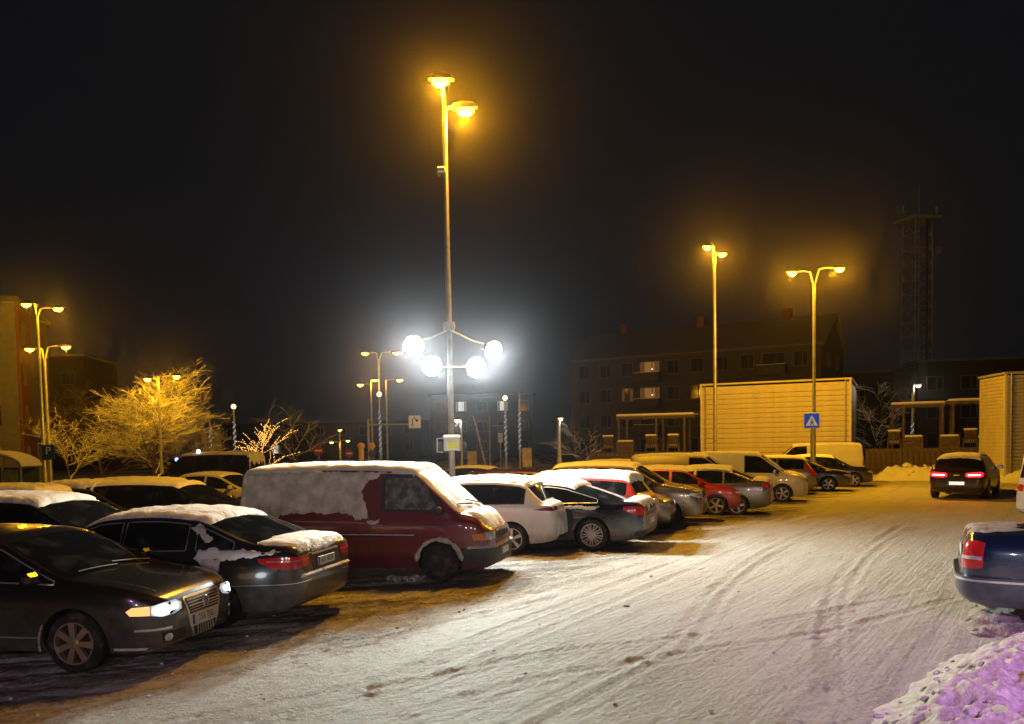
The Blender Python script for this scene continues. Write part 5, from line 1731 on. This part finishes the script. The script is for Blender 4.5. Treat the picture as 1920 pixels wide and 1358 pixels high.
mesh_obj('box_snow', *box(0, 0, .19, .42, .24, .09, .035), SNOW, sb, 40)
mesh_obj('side_frame', *tube([(-.20, 0, .16), (-.36, 0, .15), (-.36, 0, -.17), (-.22, 0, -.18)], .018, 5), GALV, sb)

street_lamp('tall twin lamp post rising beside the cream panelled building', 1341, 41.0, [(1327, 462), (1353, 475)], 1450, group=GL, r=.10)
street_lamp('twin-armed lamp post rising over the crossing sign', 1526, 37.2, [(1486, 510), (1573, 503)], 2300, group=GL, r=.085, arm='curve')
street_lamp('taller twin lamp post before the brick-ended house', 82, 47, [(50, 570), (108, 578)], 800, group=GL, r=.10, arm='curve', hl=.8)
street_lamp('shorter twin lamp post before the brick-ended house', 92, 49, [(56, 654), (123, 650)], 560, group=GL, r=.10, arm='curve', hl=.8)
street_lamp('twin lamp post buried in the gold-lit bare tree', 302, 48.5, [(277, 710), (330, 705)], 800, group=GL, r=.08, hl=.6)
GF = 'small far street lamps'
street_lamp('tall far twin lamp post behind the cantilever sign', 714, 72, [(685, 662), (743, 661)], 600, group=GF, r=.12, hl=.95, arm='curve')
street_lamp('far twin lamp post at the foot of the cantilever arm', 699, 70, [(676, 721), (703, 712)], 360, group=GF, r=.09, hl=.8)
street_lamp('far single-arm lamp post right of the wrapped column', 727, 70, [(749, 712)], 360, group=GF, r=.09, hl=.8)
street_lamp('far lamp post with three small lamps beyond the no entry signs', 638, 95, [(637, 806), (622, 829), (652, 826)], 160, group=GF, r=.09, hl=.7, lens=WARMLENS)
street_lamp('small lamp over the terrace behind the right pergola', 1712, 60, [(1721, 722)], 250, (1, .85, .6), WARMLENS, group=GF, r=.06, hl=.6)
street_lamp('pale thick lamp column beside the left terrace', 1049, 54, [(1050, 784)], 250, (1, .92, .75), WARMLENS, group=GF, r=.13, hl=.5)
street_lamp('small white arm lamp beside the floodlight mast', 866, 50, [(858, 787)], 120, (1, .96, .9), WARMLENS, group=GF, r=.06, hl=.5)
def wrapped(label, px, py_lamp, py0, py1, Y, lampon=True):
    t = P(px, py_lamp, Y)
    o = thing('wrapped_column', label, 'lamp column', (t.x, t.y, 0), 0, 'columns wrapped in white string lights')
    mesh_obj('pole', *tube([(0, 0, -.02), (0, 0, t.z)], .07, 8), GALV, o, 60)
    if lampon:
        mesh_obj('lens', *lump((0, 0, t.z + .05), .18, sub=2, jit=0), WARMLENS, o, 80)
    mb = MB()
    z0, z1 = P(px, py1, Y).z, P(px, py0, Y).z
    n = int((z1 - z0) / .055)
    rr_ = random.Random(px)
    for i in range(n):
        a = i * .9
        mb.add(lump((.085 * math.cos(a), .085 * math.sin(a), z0 + (z1 - z0) * i / n + rr_.uniform(-.02, .02)), .024, jit=0))
    struct(mb.build('string_lights', FAIRY, o), 'stuff')
wrapped('column wrapped in white string lights beside the gold-lit tree', 438, 764, 790, 850, 58)
wrapped('string-light wrapped column under the cantilever arm', 711, 741, 770, 852, 58)
wrapped('string-light wrapped column with a lamp right of the floodlight mast', 947, 748, 778, 850, 58)
wrapped('string-light wrapped column without a lamp right of the floodlight mast', 973, 735, 768, 845, 60, False)
wrapped('short string-light wrapped column behind the right pergola', 1711, 736, 790, 828, 56, False)
wrapped('faint string-light wrapped column behind the gold-lit tree', 393, 785, 800, 845, 62, False)

# ------------------------------------------------------------ unseen shop front behind the camera; light inferred from the near ground, shapes invented
sf = thing('shop_front', 'unseen shop front with lit canopy and violet signs', 'shop', (0, -10.0, 0), 0)
mesh_obj('wall', *box(0, -.2, 2.6, 24, .3, 5.2), RENDERW, sf)
mesh_obj('canopy', *box(0, .85, 3.35, 20, 1.8, .22, .03), GALV, sf)
for x in (-5.2, 5.2):
    mesh_obj('sign_post', *tube([(x, 9.0, 0), (x, 9.0, 4.1)], .06, 8), GALV, sf, 60)
VIOLET = (.86, .36, 1.0)
PINKW = (1.0, .80, .74)
for x, w in ((-5.2, 1.6), (5.2, 1.8)):
    mesh_obj('sign_letter_box', *box(x, 9.0, 4.2, w, .10, .34, .03), mat('violet_sign', (.5, .2, .8), .4, emit=VIOLET, estr=.6), sf)
lamp('violet_light', sf, (5.2, 9.6, 4.6), 2500, VIOLET, (5.0, 16.4, 0), ang=46, blend=.9, rad=.35)
lamp('violet_light', sf, (-5.2, 9.6, 3.6), 190, VIOLET, (-4.3, 16.2, 0), ang=52, blend=.9, rad=.35)
for x in (-4.5, 0, 4.5):
    mesh_obj('canopy_lamp', *lathe([(.14, 3.20), (.14, 3.25)], 16), WARMLENS, sf, None, (x, 1.2, 0))
    lamp('canopy_light', sf, (x, 1.75, 3.12), 680, PINKW, (x * .7, 24, .4), ang=150, blend=.7, rad=.25)

for o in sf.children:
    if o.type == 'LIGHT':
        o.data.specular_factor = 0.0

# ------------------------------------------------------------ thin volume added to stand in for lens glow round the lamps
hz = mesh_obj('halo_haze', *box(0, 880, 20.5, 1840, 1930, 43), [], None)
hm = bpy.data.materials.new('halo_haze')
hm.use_nodes = True
hn = hm.node_tree
hn.nodes.clear()
ho = hn.nodes.new('ShaderNodeOutputMaterial')
hv = hn.nodes.new('ShaderNodeVolumePrincipled')
hv.inputs['Color'].default_value = (.90, .84, .90, 1)
hv.inputs['Density'].default_value = .0005
hv.inputs['Anisotropy'].default_value = .955
hn.links.new(hv.outputs[0], ho.inputs['Volume'])
hz.data.materials.append(hm)
struct(hz, 'stuff')
